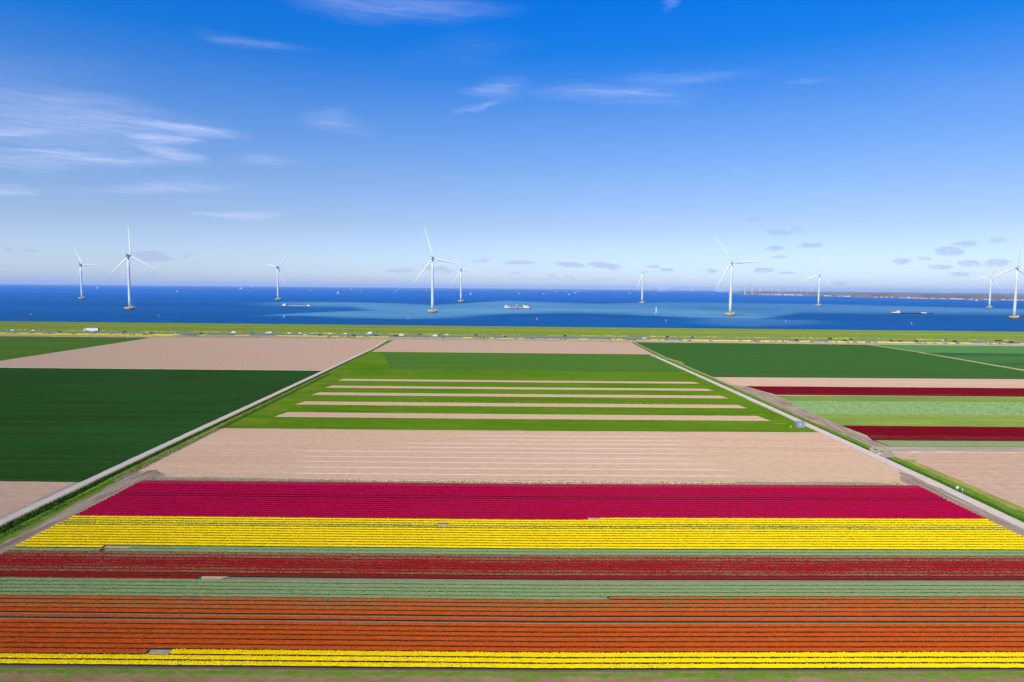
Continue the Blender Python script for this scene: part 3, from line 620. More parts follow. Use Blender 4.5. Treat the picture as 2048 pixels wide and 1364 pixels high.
bed('olive', 133.9, 135.5, xa=-82, bloom=0, heads=7, label='grey green topped tulip bed between the dull red and the yellow rows', group=G1, gap=.2, h=.26)
bed('olive', 133.9, 135.5, xb=-83, bloom=0, heads=7, label='short stretch of green topped tulips at the headland beside dull red rows', group=G1, gap=.2, h=.26)
bed('olive', 135.5, 137.05, xa=-78, bloom=0, heads=7, label='green topped tulip bed directly against the wide yellow block', group=G1, gap=.2, h=.26)
bed('yellow', 135.6, 137.05, xb=-83.5, bloom=.95, heads=22, label='short yellow tulip bed ending at a bare patch by the headland', group=G1)
for i in range(12):
    a_ = 137.1 + i * 1.485
    b_ = {8: .38, 9: .50, 10: .72, 11: .90}.get(i, .97 if i < 7 else .84)
    kw = dict(bloom=b_, heads=18, rh=.075, group=G1, gap=.50)
    if i == 9:
        bed('yellow', a_, a_ + 1.485, xb=-16.5, label='left stretch of the greenish yellow tulip bed, up to a small bare patch', **kw)
        bed('yellow', a_, a_ + 1.485, xa=-14.0, label='right stretch of the greenish yellow tulip bed, past a small bare patch', **kw)
    else:
        bed('yellow', a_, a_ + 1.485, label='%s bed of the wide yellow tulip block, counted from its near edge' % ORD[i], **kw)
bed('magenta', 154.95, 156.4, xb=18.0, bloom=.97, heads=16, label='magenta tulip bed against the yellow block, ending at a bare patch', group=G1, gap=.42)
bed('yellow', 154.95, 156.4, xa=21.0, bloom=.90, heads=16, label='yellow tulip bed that begins where a magenta bed ends at a bare patch', group=G1, gap=.42)
mg = [156.45 + 1.535 * i for i in range(10)]
mb = [(a_, a_ + 1.5) for a_ in mg[:9]] + [(170.75, 172.0)] + [(172.5 + 1.47 * i, 172.5 + 1.47 * i + 1.45) for i in range(6)]
for i, (a_, c_) in enumerate(mb):
    bed('magenta', a_, c_, bloom=.97, heads=13, rh=.08, label='%s unbroken magenta tulip bed counted from the yellow block' % ORD[i], group=G1, gap=.50)
for i, (a_, c_, b_) in enumerate(((181.35, 182.7, .50), (182.7, 184.0, .58))):
    bed('magenta', a_, c_, xa=-101.3 + i, xb=113, bloom=b_, heads=12, rh=.075, label='faded magenta bed with many green stems, %s the combed bare soil' % ('second from' if i == 0 else 'right beside'), group=G1, gap=.26, h=.28)
for ya_, yb_, xa_ in ((107.5, 108.2, -101), (105.7, 106.35, -101), (121.35, 122.45, -56.5)):
    sheet('furrow_path', [(xa_, ya_), (6, ya_), (112.8, ya_ + wv(112.8)), (112.8, yb_ + wv(112.8)), (6, yb_), (xa_, yb_)], M_path, z=.16)
sheet('soil_patch', [(-56.5, 121.2), (-53, 121.2), (-52, 122.5), (-57, 122.5)], M_soil, z=.3, jag=.2)
sheet('soil_patch', [(-52.8, 95.6), (-49.8, 95.6), (-49.4, 96.9), (-52.8, 96.9)], M_dirtmid, z=.3, jag=.2)
sheet('soil_patch', [(-16.4, 150.55), (-14.1, 150.55), (-13.9, 151.8), (-16.6, 151.8)], M_soil, z=.32, jag=.1)
sheet('soil_patch', [(18.1, 155.3), (20.9, 155.3), (21.1, 156.7), (18.1, 156.7)], M_soil, z=.32, jag=.1)
sheet('soil_patch', [(-83.2, 135.7), (-78, 135.7), (-77.8, 137), (-83.2, 137)], M_soil, z=.3, jag=.1)

# tulip fields of the right block: rows too fine to tell apart
def far_tulips(name, colour, ya, yb, xa, xb, slope, bloom, label, heads=3.0, xa2=None):
    n_ = int(round((yb - ya) / 1.5)); V = []; Fc = []
    xs = np.linspace(0, 1, 60)
    for i in range(n_):
        y0_ = ya + (yb - ya) * i / n_; y1_ = ya + (yb - ya) * (i + 1) / n_
        t0 = xa + (xa2 - xa) * (i + .5) / n_ if xa2 is not None else xa
        for q, t in enumerate(xs):
            X = t0 + (xb - t0) * t ** 1.6; s_ = slope * (X - xa)
            b0 = len(V)
            V += [(X, y0_ + s_ + .12, 0.02), (X, y0_ + s_ + .18, .36), (X, y1_ + s_ - .10, .36 + rng.normal(0, .02)), (X, y1_ + s_ - .04, 0.02)]
            if q < 59: Fc += [(b0 + j, b0 + 4 + j, b0 + 5 + j, b0 + 1 + j) for j in range(3)]
    o = link(name, quick(name, V, Fc), TM[colour][0], kind='stuff', label=label, category='tulip field'); o['bloom'] = bloom
    return o
far_tulips('tulip_field', 'darkred', 357.4, 380.0, 136.0, 620, .011, .93, 'far dark red tulip strip on the right beside bare soil', xa2=131.8)
far_tulips('tulip_field', 'darkred', 350.8, 356.2, 137.0, 620, .012, .72, 'narrow dull red tulip strip in front of the far dark red one', xa2=136.5)
far_tulips('tulip_field', 'darkred', 252.5, 270.0, 133.6, 500, .001, .95, 'nearer dark red tulip strip on the right of the farm track', xa2=132.6)
far_tulips('tulip_field', 'darkred', 243.4, 252.2, 131.0, 500, .004, .70, 'dull lower edge of the nearer red tulip strip', xa2=133.4)
far_tulips('tulip_field', 'green', 234.8, 243.0, 131.6, 500, .012, 0.0, 'grey green topped tulip strip in front of the nearer red strip', xa2=131.2)
def speckle(name, mat, poly_xy, n_, r, label, zz=.25):
    (xa, xb, ya, yb, sl) = poly_xy
    x = rng.uniform(xa, xb, n_); y = rng.uniform(ya, yb, n_) + sl * (x - xa); a = rng.uniform(0, 6.3, n_); rr = r * rng.uniform(.6, 1.4, n_)
    Vh = np.zeros((n_, 3, 3), dtype=np.float32)
    for q in range(2):
        Vh[:, q, 0] = x + rr * np.cos(a + q * 3.14); Vh[:, q, 1] = y + rr * np.sin(a + q * 3.14); Vh[:, q, 2] = .05
    Vh[:, 2, 0] = x + rng.normal(0, r * .4, n_); Vh[:, 2, 1] = y; Vh[:, 2, 2] = zz * rng.uniform(.7, 1.3, n_)
    link(name, quick(name, Vh.reshape(-1, 3), np.arange(n_ * 3).reshape(-1, 3)), mat, kind='stuff', label=label, category='plants')
speckle('topped_tulips', head_mat('pale tulip leaves', (0.24, 0.38, 0.14), (0.40, 0.52, 0.28)), (134, 460, 297, 331, .012), 22000, .38, 'pale leaves of topped tulips in the right hand field')
speckle('weeds', M_freshgrass, (-100, 112, 60, 92.0, .008), 42000, .17, 'low weeds on the trodden soil in front of the tulips', .12)
speckle('weeds', M_verge, (-100, 112, 90.3, 92.1, .012), 16000, .10, 'fresh green grass line along the front yellow tulips', .16)
speckle('weeds', M_olive, (-100, 110, 183.8, 187, .012), 5000, .2, 'dry stubble between the magenta tulips and the combed soil', .2)

def tufts(name, tab, ya, yb, oa, ob_, n_, r, h_, mat, label):
    y = rng.uniform(0, 1, n_) ** 1.7 * (yb - ya) + ya
    x = np.interp(y, [t[0] for t in tab], [t[1] for t in tab]) + rng.uniform(oa, ob_, n_); a = rng.uniform(0, 6.3, n_); rr = r * rng.uniform(.5, 1.5, n_)
    t = (x - np.interp(y, [t[0] for t in tab], [t[1] for t in tab])) / 6.5
    z0 = np.interp(t, [0, .07, .18, .30, .40, .52, .62, .8, 1], [0, .05, -.30, -.75, -.80, -.30, .04, .07, 0])
    Vh = np.zeros((n_, 3, 3), dtype=np.float32)
    for q in range(2):
        Vh[:, q, 0] = x + rr * np.cos(a + q * 3.14); Vh[:, q, 1] = y + rr * np.sin(a + q * 3.14); Vh[:, q, 2] = z0 - .05
    Vh[:, 2, 0] = x + rng.normal(0, r * .6, n_); Vh[:, 2, 1] = y + rng.normal(0, r * .6, n_); Vh[:, 2, 2] = z0 + h_ * rng.uniform(.6, 1.4, n_)
    link(name, quick(name, Vh.reshape(-1, 3), np.arange(n_ * 3).reshape(-1, 3)), mat, kind='stuff', label=label, category='grass')
tufts('grass', DLa, 110, 560, .2, 3.8, 26000, .20, .22, M_bank, 'long grass on the banks of the left ditch')
tufts('grass', DRa, 110, 215, .1, 3.4, 9000, .20, .22, M_bank, 'long grass on the near bank of the right ditch')
tufts('grass', DRa, 230, 680, .1, 3.4, 16000, .20, .22, M_bank, 'long grass along the far stretch of the right ditch')

tufts('grass', DLa, 110, 420, 3.6, 6.6, 26000, .16, .14, M_verge, 'bright grass on the verge right of the left ditch')
# ------------------------------------------------------------------ rapeseed and reeds along the motorway
m, n = newmat('rapeseed flowers'); rnd = n.add('ShaderNodeNewGeometry').outputs['Random Per Island']
out(n, pbsdf(n, n.mix(rnd, (0.85, 0.70, 0.01, 1), (0.66, 0.60, 0.02, 1)), 0.8, 0.1)); M_rape = m
m, n = newmat('reed stalks'); rnd = n.add('ShaderNodeNewGeometry').outputs['Random Per Island']
out(n, pbsdf(n, n.mix(rnd, (0.62, 0.46, 0.30, 1), (0.42, 0.34, 0.20, 1)), 0.9, 0.1)); M_reedst = m
m, n = newmat('shrub leaves'); rnd = n.add('ShaderNodeNewGeometry').outputs['Random Per Island']
out(n, pbsdf(n, n.mix(rnd, (0.10, 0.15, 0.03, 1), (0.20, 0.24, 0.06, 1)), 0.9, 0.1)); M_shrub = m
def clumps(name, spans, y0_, y1_, z0_, z1_, dens, r, hh, mat, label, cat):
    X, Yv = [], []
    for (xa, xb, d_) in spans:
        n_ = int((xb - xa) * (y1_ - y0_) * dens * d_); X.append(rng.uniform(xa, xb, n_)); Yv.append(rng.uniform(0, 1, n_))
    X = np.concatenate(X); Yv = np.concatenate(Yv); N = len(X)
    y = y0_ + (y1_ - y0_) * Yv - 0.0195 * X; zb = z0_ + (z1_ - z0_) * Yv; a = rng.uniform(0, 1.5, N); rr = r * rng.uniform(.6, 1.3, N); h_ = hh * rng.uniform(.6, 1.25, N)
    Vh = np.zeros((N, 5, 3), dtype=np.float32)
    for q in range(4):
        Vh[:, q, 0] = X + rr * np.cos(a + q * 1.5708); Vh[:, q, 1] = y + rr * np.sin(a + q * 1.5708); Vh[:, q, 2] = zb - .1 + h_ * .45
    Vh[:, 4, 0] = X; Vh[:, 4, 1] = y; Vh[:, 4, 2] = zb + h_
    b0 = np.arange(N)[:, None] * 5
    Fh = np.concatenate([b0 + np.array(t) for t in ([0, 1, 4], [1, 2, 4], [2, 3, 4], [3, 0, 4])], 0)
    link(name, quick(name, Vh.reshape(-1, 3), Fh), mat, kind='stuff', label=label, category=cat)
def sp(xa, xb, d_=1.0, Y=712.0): return ((xa - 1024) * Y / F, (xb - 1024) * Y / F, d_)
clumps('rapeseed', [(-1100, sp(0, 0)[0], .8), sp(0, 348, 1.25)], 705.5, 719.5, .25, .85, 3.6, .65, .9, M_rape, 'long yellow rapeseed band along the near verge of the motorway', 'rapeseed')
clumps('rapeseed', [sp(388, 403), sp(462, 490, .8), sp(545, 650, .9), sp(650, 722, .7), sp(735, 775, .35), sp(925, 992, .8), sp(1005, 1050, .5), sp(1160, 1180, .4), sp(1225, 1245), sp(1305, 1330, .5), sp(1370, 1452, 1.2),
        sp(1452, 1520, .9), sp(1525, 1578, .9), sp(1600, 1630, .7), sp(1660, 1940, 1.2), sp(1965, 2005, 1.1), sp(2040, 2200, 1), (700, 1100, .9)], 712.0, 720.5, .6, .9, 2.8, .65, .8, M_rape,
       'broken patches of yellow rapeseed beside the motorway', 'rapeseed')
fs = [(-1100, 1100, .10)]; xx = -560.0
while xx < 560:
    ln = random.uniform(4, 26)
    if random.random() < .55: fs.append((xx, xx + ln, random.choice((.25, .5, .9))))
    xx += ln
clumps('rapeseed', fs, 758.0, 762.5, 1.1, 2.0, .9, .5, .55, M_rape, 'thin yellow flower line at the foot of the dike', 'rapeseed')
clumps('reeds', [(-1100, -356, .8)], 692.0, 697.5, 0.0, .1, .8, .4, .7, M_reedst, 'short dead reeds below the long rapeseed band', 'reeds')
clumps('reeds', [(-350, 1100, .5), sp(340, 1320, .8)], 697.0, 711, 0.0, .6, .8, .45, 1.1, M_reedst, 'pale dead reeds between the fields and the motorway', 'reeds')
fs = [(x_, x_ + random.uniform(1, 6), 1.0) for x_ in [random.uniform(-560, 560) for _ in range(90)]]
clumps('shrubs', fs, 708, 716, .3, .8, .5, .7, 1.4, M_shrub, 'low green scrub among the reeds by the motorway', 'shrubs')
clumps('flowers', [(-105, -100, 2.0)], 0, 1, 0, 0, 0, .1, .1, M_rape, 'x', 'x') if False else None
def rape_strip(x0, x1, ya, za, yb, zb):
    xs_ = np.arange(x0, x1 + .1, 1.5); V = []; Fc = []
    for X in xs_:
        for t in (0, .33, .66, 1): V.append((X, ya + (yb - ya) * t + hy(X) + rng.normal(0, .3), za + (zb - za) * t + (.15 if t in (0, 1) else .62) + rng.normal(0, .08)))
    for i in range(len(xs_) - 1):
        for j in range(3): Fc.append((i * 4 + j, (i + 1) * 4 + j, (i + 1) * 4 + j + 1, i * 4 + j + 1))
    link('rapeseed', quick('rapeseed', V, Fc), M_rapeb, kind='stuff', label='yellow rapeseed standing along the motorway verge', category='rapeseed')
m, n = newmat('rapeseed stand'); pos = n.add('ShaderNodeNewGeometry').outputs['Position']
out(n, pbsdf(n, n.mix(n.rng(n.noise(n.scaled(pos, (.5, .9, .9)), 1, 5, .7), .36, .52), (.16, .20, .03, 1), (.80, .66, .012, 1)), 1.0, 0.0)); M_rapeb = m
rape_strip(-1100, sp(0, 348)[1], 704.5, .35, 721.5, .95)
for a_, b_ in ((462, 490), (545, 650), (660, 715), (930, 988), (1225, 1245), (1372, 1450), (1455, 1518), (1528, 1576), (1605, 1628), (1662, 1938), (1968, 2004), (2042, 2200)):
    q_ = sp(a_, b_); rape_strip(q_[0], q_[1], 713.5, .6, 720, .9)
def flowerspots(spans, n_, r, z, label):
    X = []; Yv = []
    for (xa, xb, ya, yb) in spans: X.append(rng.uniform(xa, xb, n_)); Yv.append(rng.uniform(ya, yb, n_))
    X = np.concatenate(X); y = np.concatenate(Yv); N = len(X); a = rng.uniform(0, 6, N); rr = r * rng.uniform(.5, 1.3, N)
    Vh = np.zeros((N, 3, 3), dtype=np.float32)
    for q in range(3): Vh[:, q, 0] = X + rr * np.cos(a + q * 2.09); Vh[:, q, 1] = y + rr * np.sin(a + q * 2.09); Vh[:, q, 2] = z * rng.uniform(.7, 1.3, N)
    Fh = np.arange(N * 3).reshape(-1, 3)
    link('wildflowers', quick('wildflowers', Vh.reshape(-1, 3), Fh), M_rape, kind='stuff', label=label, category='flowers')
flowerspots([(-76, -71, 306.8, 308.6), (-62, -50, 305.0, 308.5), (-50, -36, 305.5, 308.4), (-34, -20, 306, 308.6), (-60, 40, 317.6, 318.4), (40, 100, 308.3, 309.2), (40, 90, 318.6, 319.6)], 110, .22, .35,
            'yellow dandelion patches beside the bare strips in the meadow')

# ------------------------------------------------------------------ wind turbines
def blade_me(L, name='blade'):
    b_ = MB(); secs = [(0.0, 1.15, 1.15, 0), (.03, 1.15, 1.1, 0), (.10, 1.7, .9, 14), (.20, 2.15, .62, 12), (.35, 1.85, .46, 8), (.55, 1.35, .32, 5), (.75, .92, .22, 3), (.92, .50, .12, 1), (1.0, .10, .04, 0)]
    k = 10; vs = []
    for (t, c_, th, tw) in secs:
        c_ *= L / 62; th *= L / 62
        for i in range(k):
            a = 2 * math.pi * i / k; x = math.cos(a) * c_ * .95; y = math.sin(a) * th * .95
            if t > .05: x = x + c_ * .45; y *= (1.0 + .35 * math.cos(a) * -1)
            tr = R(tw); vs.append((x * math.cos(tr) - y * math.sin(tr), x * math.sin(tr) + y * math.cos(tr) + 1.2 * t * t * 2, t * L))
    fs_ = [(j * k + i, j * k + (i + 1) % k, (j + 1) * k + (i + 1) % k, (j + 1) * k + i) for j in range(len(secs) - 1) for i in range(k)]
    b_.add(vs, fs_ + [tuple((len(secs) - 1) * k + i for i in range(k))]); return b_.me(name, True)
HUBH = 108.0; BL = 66.0
AX = R(15.0)                                   # the rotors face away from the camera, into the wind over the lake
def make_turbine():
    root = empty('wind_turbine', (0, 0, 0))
    b_ = MB(); b_.lathe([(2.75, 4.5), (2.7, 20), (2.45, 50), (2.1, 80), (1.75, HUBH - 2.3)], 28); b_.build('tower', M_white, root, True)
    b_ = MB(); b_.lathe([(2.95, 4.4), (2.95, 5.6)], 28); b_.build('tower_flange', M_grey, root)
    b_ = MB(); b_.lathe([(7.6, -2.0), (8.6, 1.0), (9.6, 2.2), (9.7, 4.2), (9.3, 4.45)], 36); b_.mi = 1; b_.lathe([(9.25, 4.40), (9.25, 4.50)], 36); b_.mi = 2
    b_.lathe([(8.9, .1), (8.75, .9)], 36, caps=False)
    b_.build('foundation', [M_yel, M_conc, M_darkgrey], root)
    b_ = MB()
    for i in range(30):
        a = 2 * math.pi * i / 30; a2 = 2 * math.pi * (i + 1) / 30; p = (9.1 * math.cos(a), 9.1 * math.sin(a)); q = (9.1 * math.cos(a2), 9.1 * math.sin(a2))
        b_.tube((p[0], p[1], 4.45), (p[0], p[1], 5.6), .06, 4)
        for z in (5.05, 5.6): b_.tube((p[0], p[1], z), (q[0], q[1], z), .05, 4)
    b_.build('railing', M_yel, root)
    b_ = MB(); b_.box(5.2, 7.2, -2.8, -.8, 4.5, 6.6, .05); b_.build('equipment_box', M_white, root)
    b_ = MB(); b_.tube((7.4, 1.4, 4.5), (7.4, 1.4, 8.2), .16); b_.tube((7.4, 1.4, 8.1), (9.9, .6, 8.6), .12); b_.build('service_crane', M_white, root)
    b_ = MB(); b_.box(-.55, .55, -2.95, -2.6, 5.7, 8.0); b_.build('door', M_grey, root)
    b_ = MB()
    for s_ in (-.35, .35): b_.tube((s_ - 1.0, -9.8, -1.5), (s_ - 1.0, -9.7, 4.6), .09, 5)
    for z in range(10): b_.tube((-1.35, -9.75, -1 + z * .55), (-.65, -9.75, -1 + z * .55), .05, 4)
    b_.build('boat_ladder', M_yel, root)
    # nacelle, hub and blades: rotor on the far side
    c_, s_ = math.cos(-AX), math.sin(-AX)
    def rot(o): o.rotation_euler = (0, 0, -AX); return o
    b_ = MB(); b_.lathe([(.9, -8.2), (1.9, -7.9), (2.25, -6.0), (2.3, 0), (2.35, 2.8), (2.1, 3.6)], 20, c=(0, 0, HUBH), axis='y'); b_.mi = 1
    b_.box(-1.9, 1.9, -7.4, -4.4, HUBH + 1.9, HUBH + 3.5, .15); b_.mi = 2; b_.tube((.9, -3.9, HUBH + 2), (.9, -3.9, HUBH + 4.3), .07)
    rot(b_.build('nacelle', [M_white, M_grey, M_darkgrey], root, True))
    b_ = MB(); b_.lathe([(2.05, 3.7), (2.2, 4.6), (2.1, 6.3), (1.5, 7.4), (.5, 7.9)], 20, c=(0, 0, HUBH), axis='y')
    hub = rot(b_.build('hub', M_white, root, True))
    return root
bl_me = blade_me(BL); bl_me.materials.append(M_blade)
def set_blades(root, ang0):
    for q in range(3):
        o = bpy.data.objects.new('blade', bl_me); col.objects.link(o); o.parent = root
        # angle measured clockwise from up as seen by the camera
        a = ang0 + q * 2 * math.pi / 3
        o.matrix_local = Matrix.Translation((math.sin(AX) * 5.4, math.cos(AX) * 5.4, HUBH)) @ Matrix.Rotation(-AX, 4, 'Z') @ Matrix.Rotation(a, 4, 'Y') @ Matrix.Translation((0, 0, 1.4))
tb = [ # base px, hub px, first blade tip px, label
 ((164, 598), (161, 529), (146, 493), 'white wind turbine far out at the left edge, blade pointing up left'),
 ((260, 619), (258, 511), (253.5, 442), 'large white wind turbine at the left with one blade almost straight up'),
 ((556, 600), (554, 534), (575, 507), 'small white wind turbine behind the two long barges'),
 ((865, 625), (864, 516), (845.5, 449.5), 'large white wind turbine left of the middle, overlapping a smaller one'),
 ((921.7, 604), (922, 539), (906.5, 501.5), 'smaller white wind turbine just right of the large middle one'),
 ((1284, 607), (1286, 543.5), (1260, 516), 'small white wind turbine right of the red cargo ship'),
 ((1460, 631), (1463, 524.5), (1428, 467.5), 'large white wind turbine in front of the distant turbine row'),
 ((1636.5, 612), (1639, 550), (1648.5, 513), 'small white wind turbine in front of the far town shore'),
 ((1978.5, 616), (1983, 553.7), (1996.5, 524), 'small white wind turbine at the right, partly behind the large one'),
 ((2028, 637), (2036, 535.5), (2043, 466), 'large white wind turbine cut off by the right edge')]
proto = make_turbine(); turb = []
for i, (b_, h_, t_, lb) in enumerate(tb):
    X, Y = g(b_[0], b_[1], 4.0); d_ = ray(*h_); hz = HC + d_[2] * Y / d_[1] - 4.0; k_ = hz / HUBH
    o = proto if i == 0 else copy_tree(proto)
    o.location = (X, Y, 4.0); o.scale = (k_, k_, k_)
    # solve the blade angle so that the tip goes to its pixel
    best = None
    for j in range(720):
        a = j * math.pi / 360; r_ = (BL + 1.4) * k_
        px_, pz_ = math.sin(a) * r_, math.cos(a) * r_
        X3 = X + math.sin(AX) * 5.4 * k_ + px_ * math.cos(AX); Y3 = Y + math.cos(AX) * 5.4 * k_ - px_ * math.sin(AX)
        q = project(X3, Y3, 4.0 + hz + pz_); e = (q[0] - t_[0]) ** 2 + (q[1] - t_[1]) ** 2
        if best is None or e < best[0]: best = (e, a)
    turb.append((o, best[1]))
    o['label'] = lb; o['category'] = 'wind turbine'; o['group'] = 'offshore wind turbines in two rows'

for o, a in turb: set_blades(o, a)
# far wind farm, tiny
def tiny_turbine_me(dark):
    b_ = MB(); b_.lathe([(3.2, 0), (2.4, 1.0 * 96)], 8); b_.mi = 1; b_.box(-7, 7, -4, 4, 95, 102) if dark else b_.box(-3, 3, -5, 5, 96, 101); b_.mi = 0
    for q in range(2 if dark else 3):
        a = (1.2 if dark else .5) + q * (math.pi if dark else 2 * math.pi / 3); ca, sa = math.cos(a), math.sin(a)
        b_.add([(-2.2 * ca, -6, 98 + 2.2 * sa), (2.2 * ca, -6, 98 - 2.2 * sa), (sa * 45 + .5, -6, 98 + ca * 45), (sa * 45 - .5, -6, 98 + ca * 45),
                (-2.2 * ca, -5, 98 + 2.2 * sa), (2.2 * ca, -5, 98 - 2.2 * sa), (sa * 45 + .5, -5, 98 + ca * 45), (sa * 45 - .5, -5, 98 + ca * 45)], [(0, 1, 2, 3), (7, 6, 5, 4), (0, 4, 5, 1), (1, 5, 6, 2), (2, 6, 7, 3), (3, 7, 4, 0)])
    me_ = b_.me('far_wind_turbine'); me_.materials.append(M_white); me_.materials.append(M_darkgrey if dark else M_white); return me_
T1, T2 = tiny_turbine_me(False), tiny_turbine_me(True)
def far_turbine(x, yb_, yh, me_, lb, gp, rot=0.0, wide=1.0):
    X, Y = g(x, yb_, 4.0); hz = (yb_ - yh) * Y / F
    o = bpy.data.objects.new('far_wind_turbine', me_); col.objects.link(o); o.location = (X, Y, 4.0); s_ = hz / 98
    o.scale = (s_ * wide, s_ * wide, s_); o.rotation_euler = (0, 0, -math.atan2(X, Y)); o['label'] = lb; o['category'] = 'wind turbine'; o['group'] = gp
cl1 = [(1316.5, 583.8), (1318.7, 583.7)] + [(1321 + 2.2 * i, 583.4 - .16 * i) for i in range(9)]
for i, (x, y) in enumerate(cl1): far_turbine(x, y, 574.5, T1, '%s tiny white turbine in the hazy cluster right of the small turbine' % ORD[i], 'tiny turbines of the hazy cluster', wide=1.3)
far_turbine(1384, 584.0, 574.5, T1, 'lone tiny white turbine on the horizon between the two distant clusters', 'tiny lone turbines on the horizon', wide=1.8)
xs_ = [1475, 1470, 1466, 1459.5, 1456, 1452.5, 1450, 1447.3, 1445, 1443, 1441.2, 1439.4, 1437.8, 1436.2, 1434.6, 1433]
for i, x in enumerate(xs_):
    t = (1475 - x) / 42.0
    far_turbine(x, 586.2 - 2.6 * t, 569.8 + 3.6 * t ** .6, T2, '%s turbine in the receding row with dark nacelles, counted from the near end' % ORD[i], 'receding row of distant turbines', wide=1.0 + .1 * t)
for i, (x, y0_, y1_) in enumerate([(1487.5, 582.5, 577), (1502, 583, 576.5), (1517.5, 583, 576), (1542.5, 584, 577), (1555, 584, 578), (1575, 583.5, 579), (1587, 585, 578), (1599, 585, 578.5), (1612, 585, 578), (1620.5, 585, 578),
                                (1857, 591, 585.8), (1886.7, 592, 585.5), (2001.5, 593, 588)]):
    X = (x - 1024) * 7500 / F * 1.0; o = bpy.data.objects.new('far_wind_turbine', T1); col.objects.link(o)
    Y = 7500.0; zt = HC - (y1_ - (576 + .0092 * (x - 1024))) * Y / F; o.location = (X, Y, 5.0); s_ = (zt - 5) / 98; o.scale = (s_ * 1.4, s_ * 1.4, s_)
    o['label'] = '%s of the tiny turbines rising over the far wooded shore' % ORD[i]; o['category'] = 'wind turbine'; o['group'] = 'tiny turbines over the far shore'

# ------------------------------------------------------------------ far shore on the right
def shore_px(x): return np.interp(x, [1455, 1480, 1500, 1530, 1620, 1700, 1770, 1850, 1950, 2048], [585.5, 588.6, 589.8, 590.8, 592.2, 594.6, 596.2, 598.2, 600.5, 602.0])
def top_px(x): return np.interp(x, [1455, 1475, 1490, 1510, 1530, 1620, 1700, 1770, 1850, 1950, 2048], [585.2, 585.2, 583.8, 583.4, 583.6, 584.9, 586.0, 586.6, 588.0, 589.4, 590.2])
V = []; Fc = []; xs_ = list(np.arange(1455, 2300, 3.0)); hist = 0
for i, x in enumerate(xs_):
    xx_ = min(x, 2048); ex = x - xx_
    ys_ = float(shore_px(xx_)) + ex * .016; yt = float(top_px(xx_)) + ex * .010
    X, Y = g(x, ys_, 4.0); X2, Y2 = g(x, ys_ - 1.4, 4.0) if ys_ - 1.4 - 576 - .0092 * (x - 1024) > 1 else (X * 1.2, Y * 1.2)
    hor = 576 + .0092 * (x - 1024); Yb = Y * 1.10; Yc = Y * 1.9; hist = .6 * hist + rng.normal(0, .25)
    zt = HC - (yt + hist * .35 - hor) * Yb / F
    k5 = [(X, Y, 3.5), (X * 1.01, Y * 1.01, 6.0), (X * 1.06, Y * 1.06, 7.0), (X * 1.07, Y * 1.07, max(8.0, zt * .8)), (X * 1.10, Yb, max(9, zt)), (X * 1.9, Yc, max(9, HC - (HC - zt) * 1.0 - 2)), (X * 1.9, Yc, 3.0)]
    V += k5
k = 7
for i in range(len(xs_) - 1):
    for j in range(k - 1): Fc.append((i * k + j, (i + 1) * k + j, (i + 1) * k + j + 1, i * k + j + 1))
link('coast', quick('coast', V, Fc), M_wood, kind='structure')
V = []; Fc = []                                 # thin low polder coast along the horizon at the left
for i, x in enumerate(np.arange(-400, 1460, 12.0)):
    Yd = 21000.0; X = (x - 1024) * Yd / F; hh = 17 + rng.normal(0, 4) - (6 if x > 300 else 0); V += [(X, Yd, 3.5), (X, Yd + 20, 4 + hh * (.9 if x < 900 else .5)), (X, Yd + 900, 4 + hh * .8), (X, Yd + 900, 3.0)]
for i in range(len(V) // 4 - 1):
    for j in range(3): Fc.append((i * 4 + j, (i + 1) * 4 + j, (i + 1) * 4 + j + 1, i * 4 + j + 1))
link('coast', quick('coast', V, Fc), M_wood, kind='structure')
def shed_me(roof):
    b_ = MB(); b_.box(-1, 1, -1, 1, 0, .62); b_.mi = 1; b_.prof([(-1.03, .622), (1.03, .622), (.0, 1.0)], -1.02, 1.02); me_ = b_.me('shed'); me_.materials.append(M_shed); me_.materials.append(roof); return me_
SH = [shed_me(M_shed), shed_me(M_roofred), shed_me(M_grey)]
spans = [(1490, 1498), (1503, 1512), (1518, 1545), (1545, 1565), (1568, 1597), (1598, 1608), (1648, 1663), (1676, 1682), (1687, 1700), (1748, 1755), (1761, 1775), (1782, 1786), (1799, 1806), (1810, 1820), (1818, 1832), (1831, 1856), (1860, 1870), (1876, 1884),
         (1884, 1894), (1901, 1915), (1914, 1930), (1936, 1945), (1953, 1958), (1968, 1986), (2002, 2022), (2022, 2031), (2031, 2048), (2048, 2070)]
cnt = 0
for (a, c_) in spans:
    x = a
    while x < c_ - 1:
        wpx = min(c_ - x, random.uniform(3.0, 7.5)); ysh = float(shore_px(min(x + wpx / 2, 2048))) - .5
        X, Y = g(x + wpx / 2, ysh, 4.5); wm = wpx * Y / F / 2
        o = bpy.data.objects.new('waterfront_building', SH[0] if random.random() < .72 else random.choice(SH[1:])); col.objects.link(o)
        hpx = random.uniform(1.3, 2.8)
        o.location = (X * 1.02, Y * 1.02, 4.6); o.scale = (wm, 16, hpx * Y / F); o.rotation_euler = (0, 0, -math.atan2(X, Y) * .9 + random.uniform(-.2, .2))
        o['label'] = 'small pale waterfront building on the far right shore'; o['category'] = 'building'; o['group'] = 'pale buildings along the far shore'
        x += wpx + random.uniform(-.4, 1.0); cnt += 1

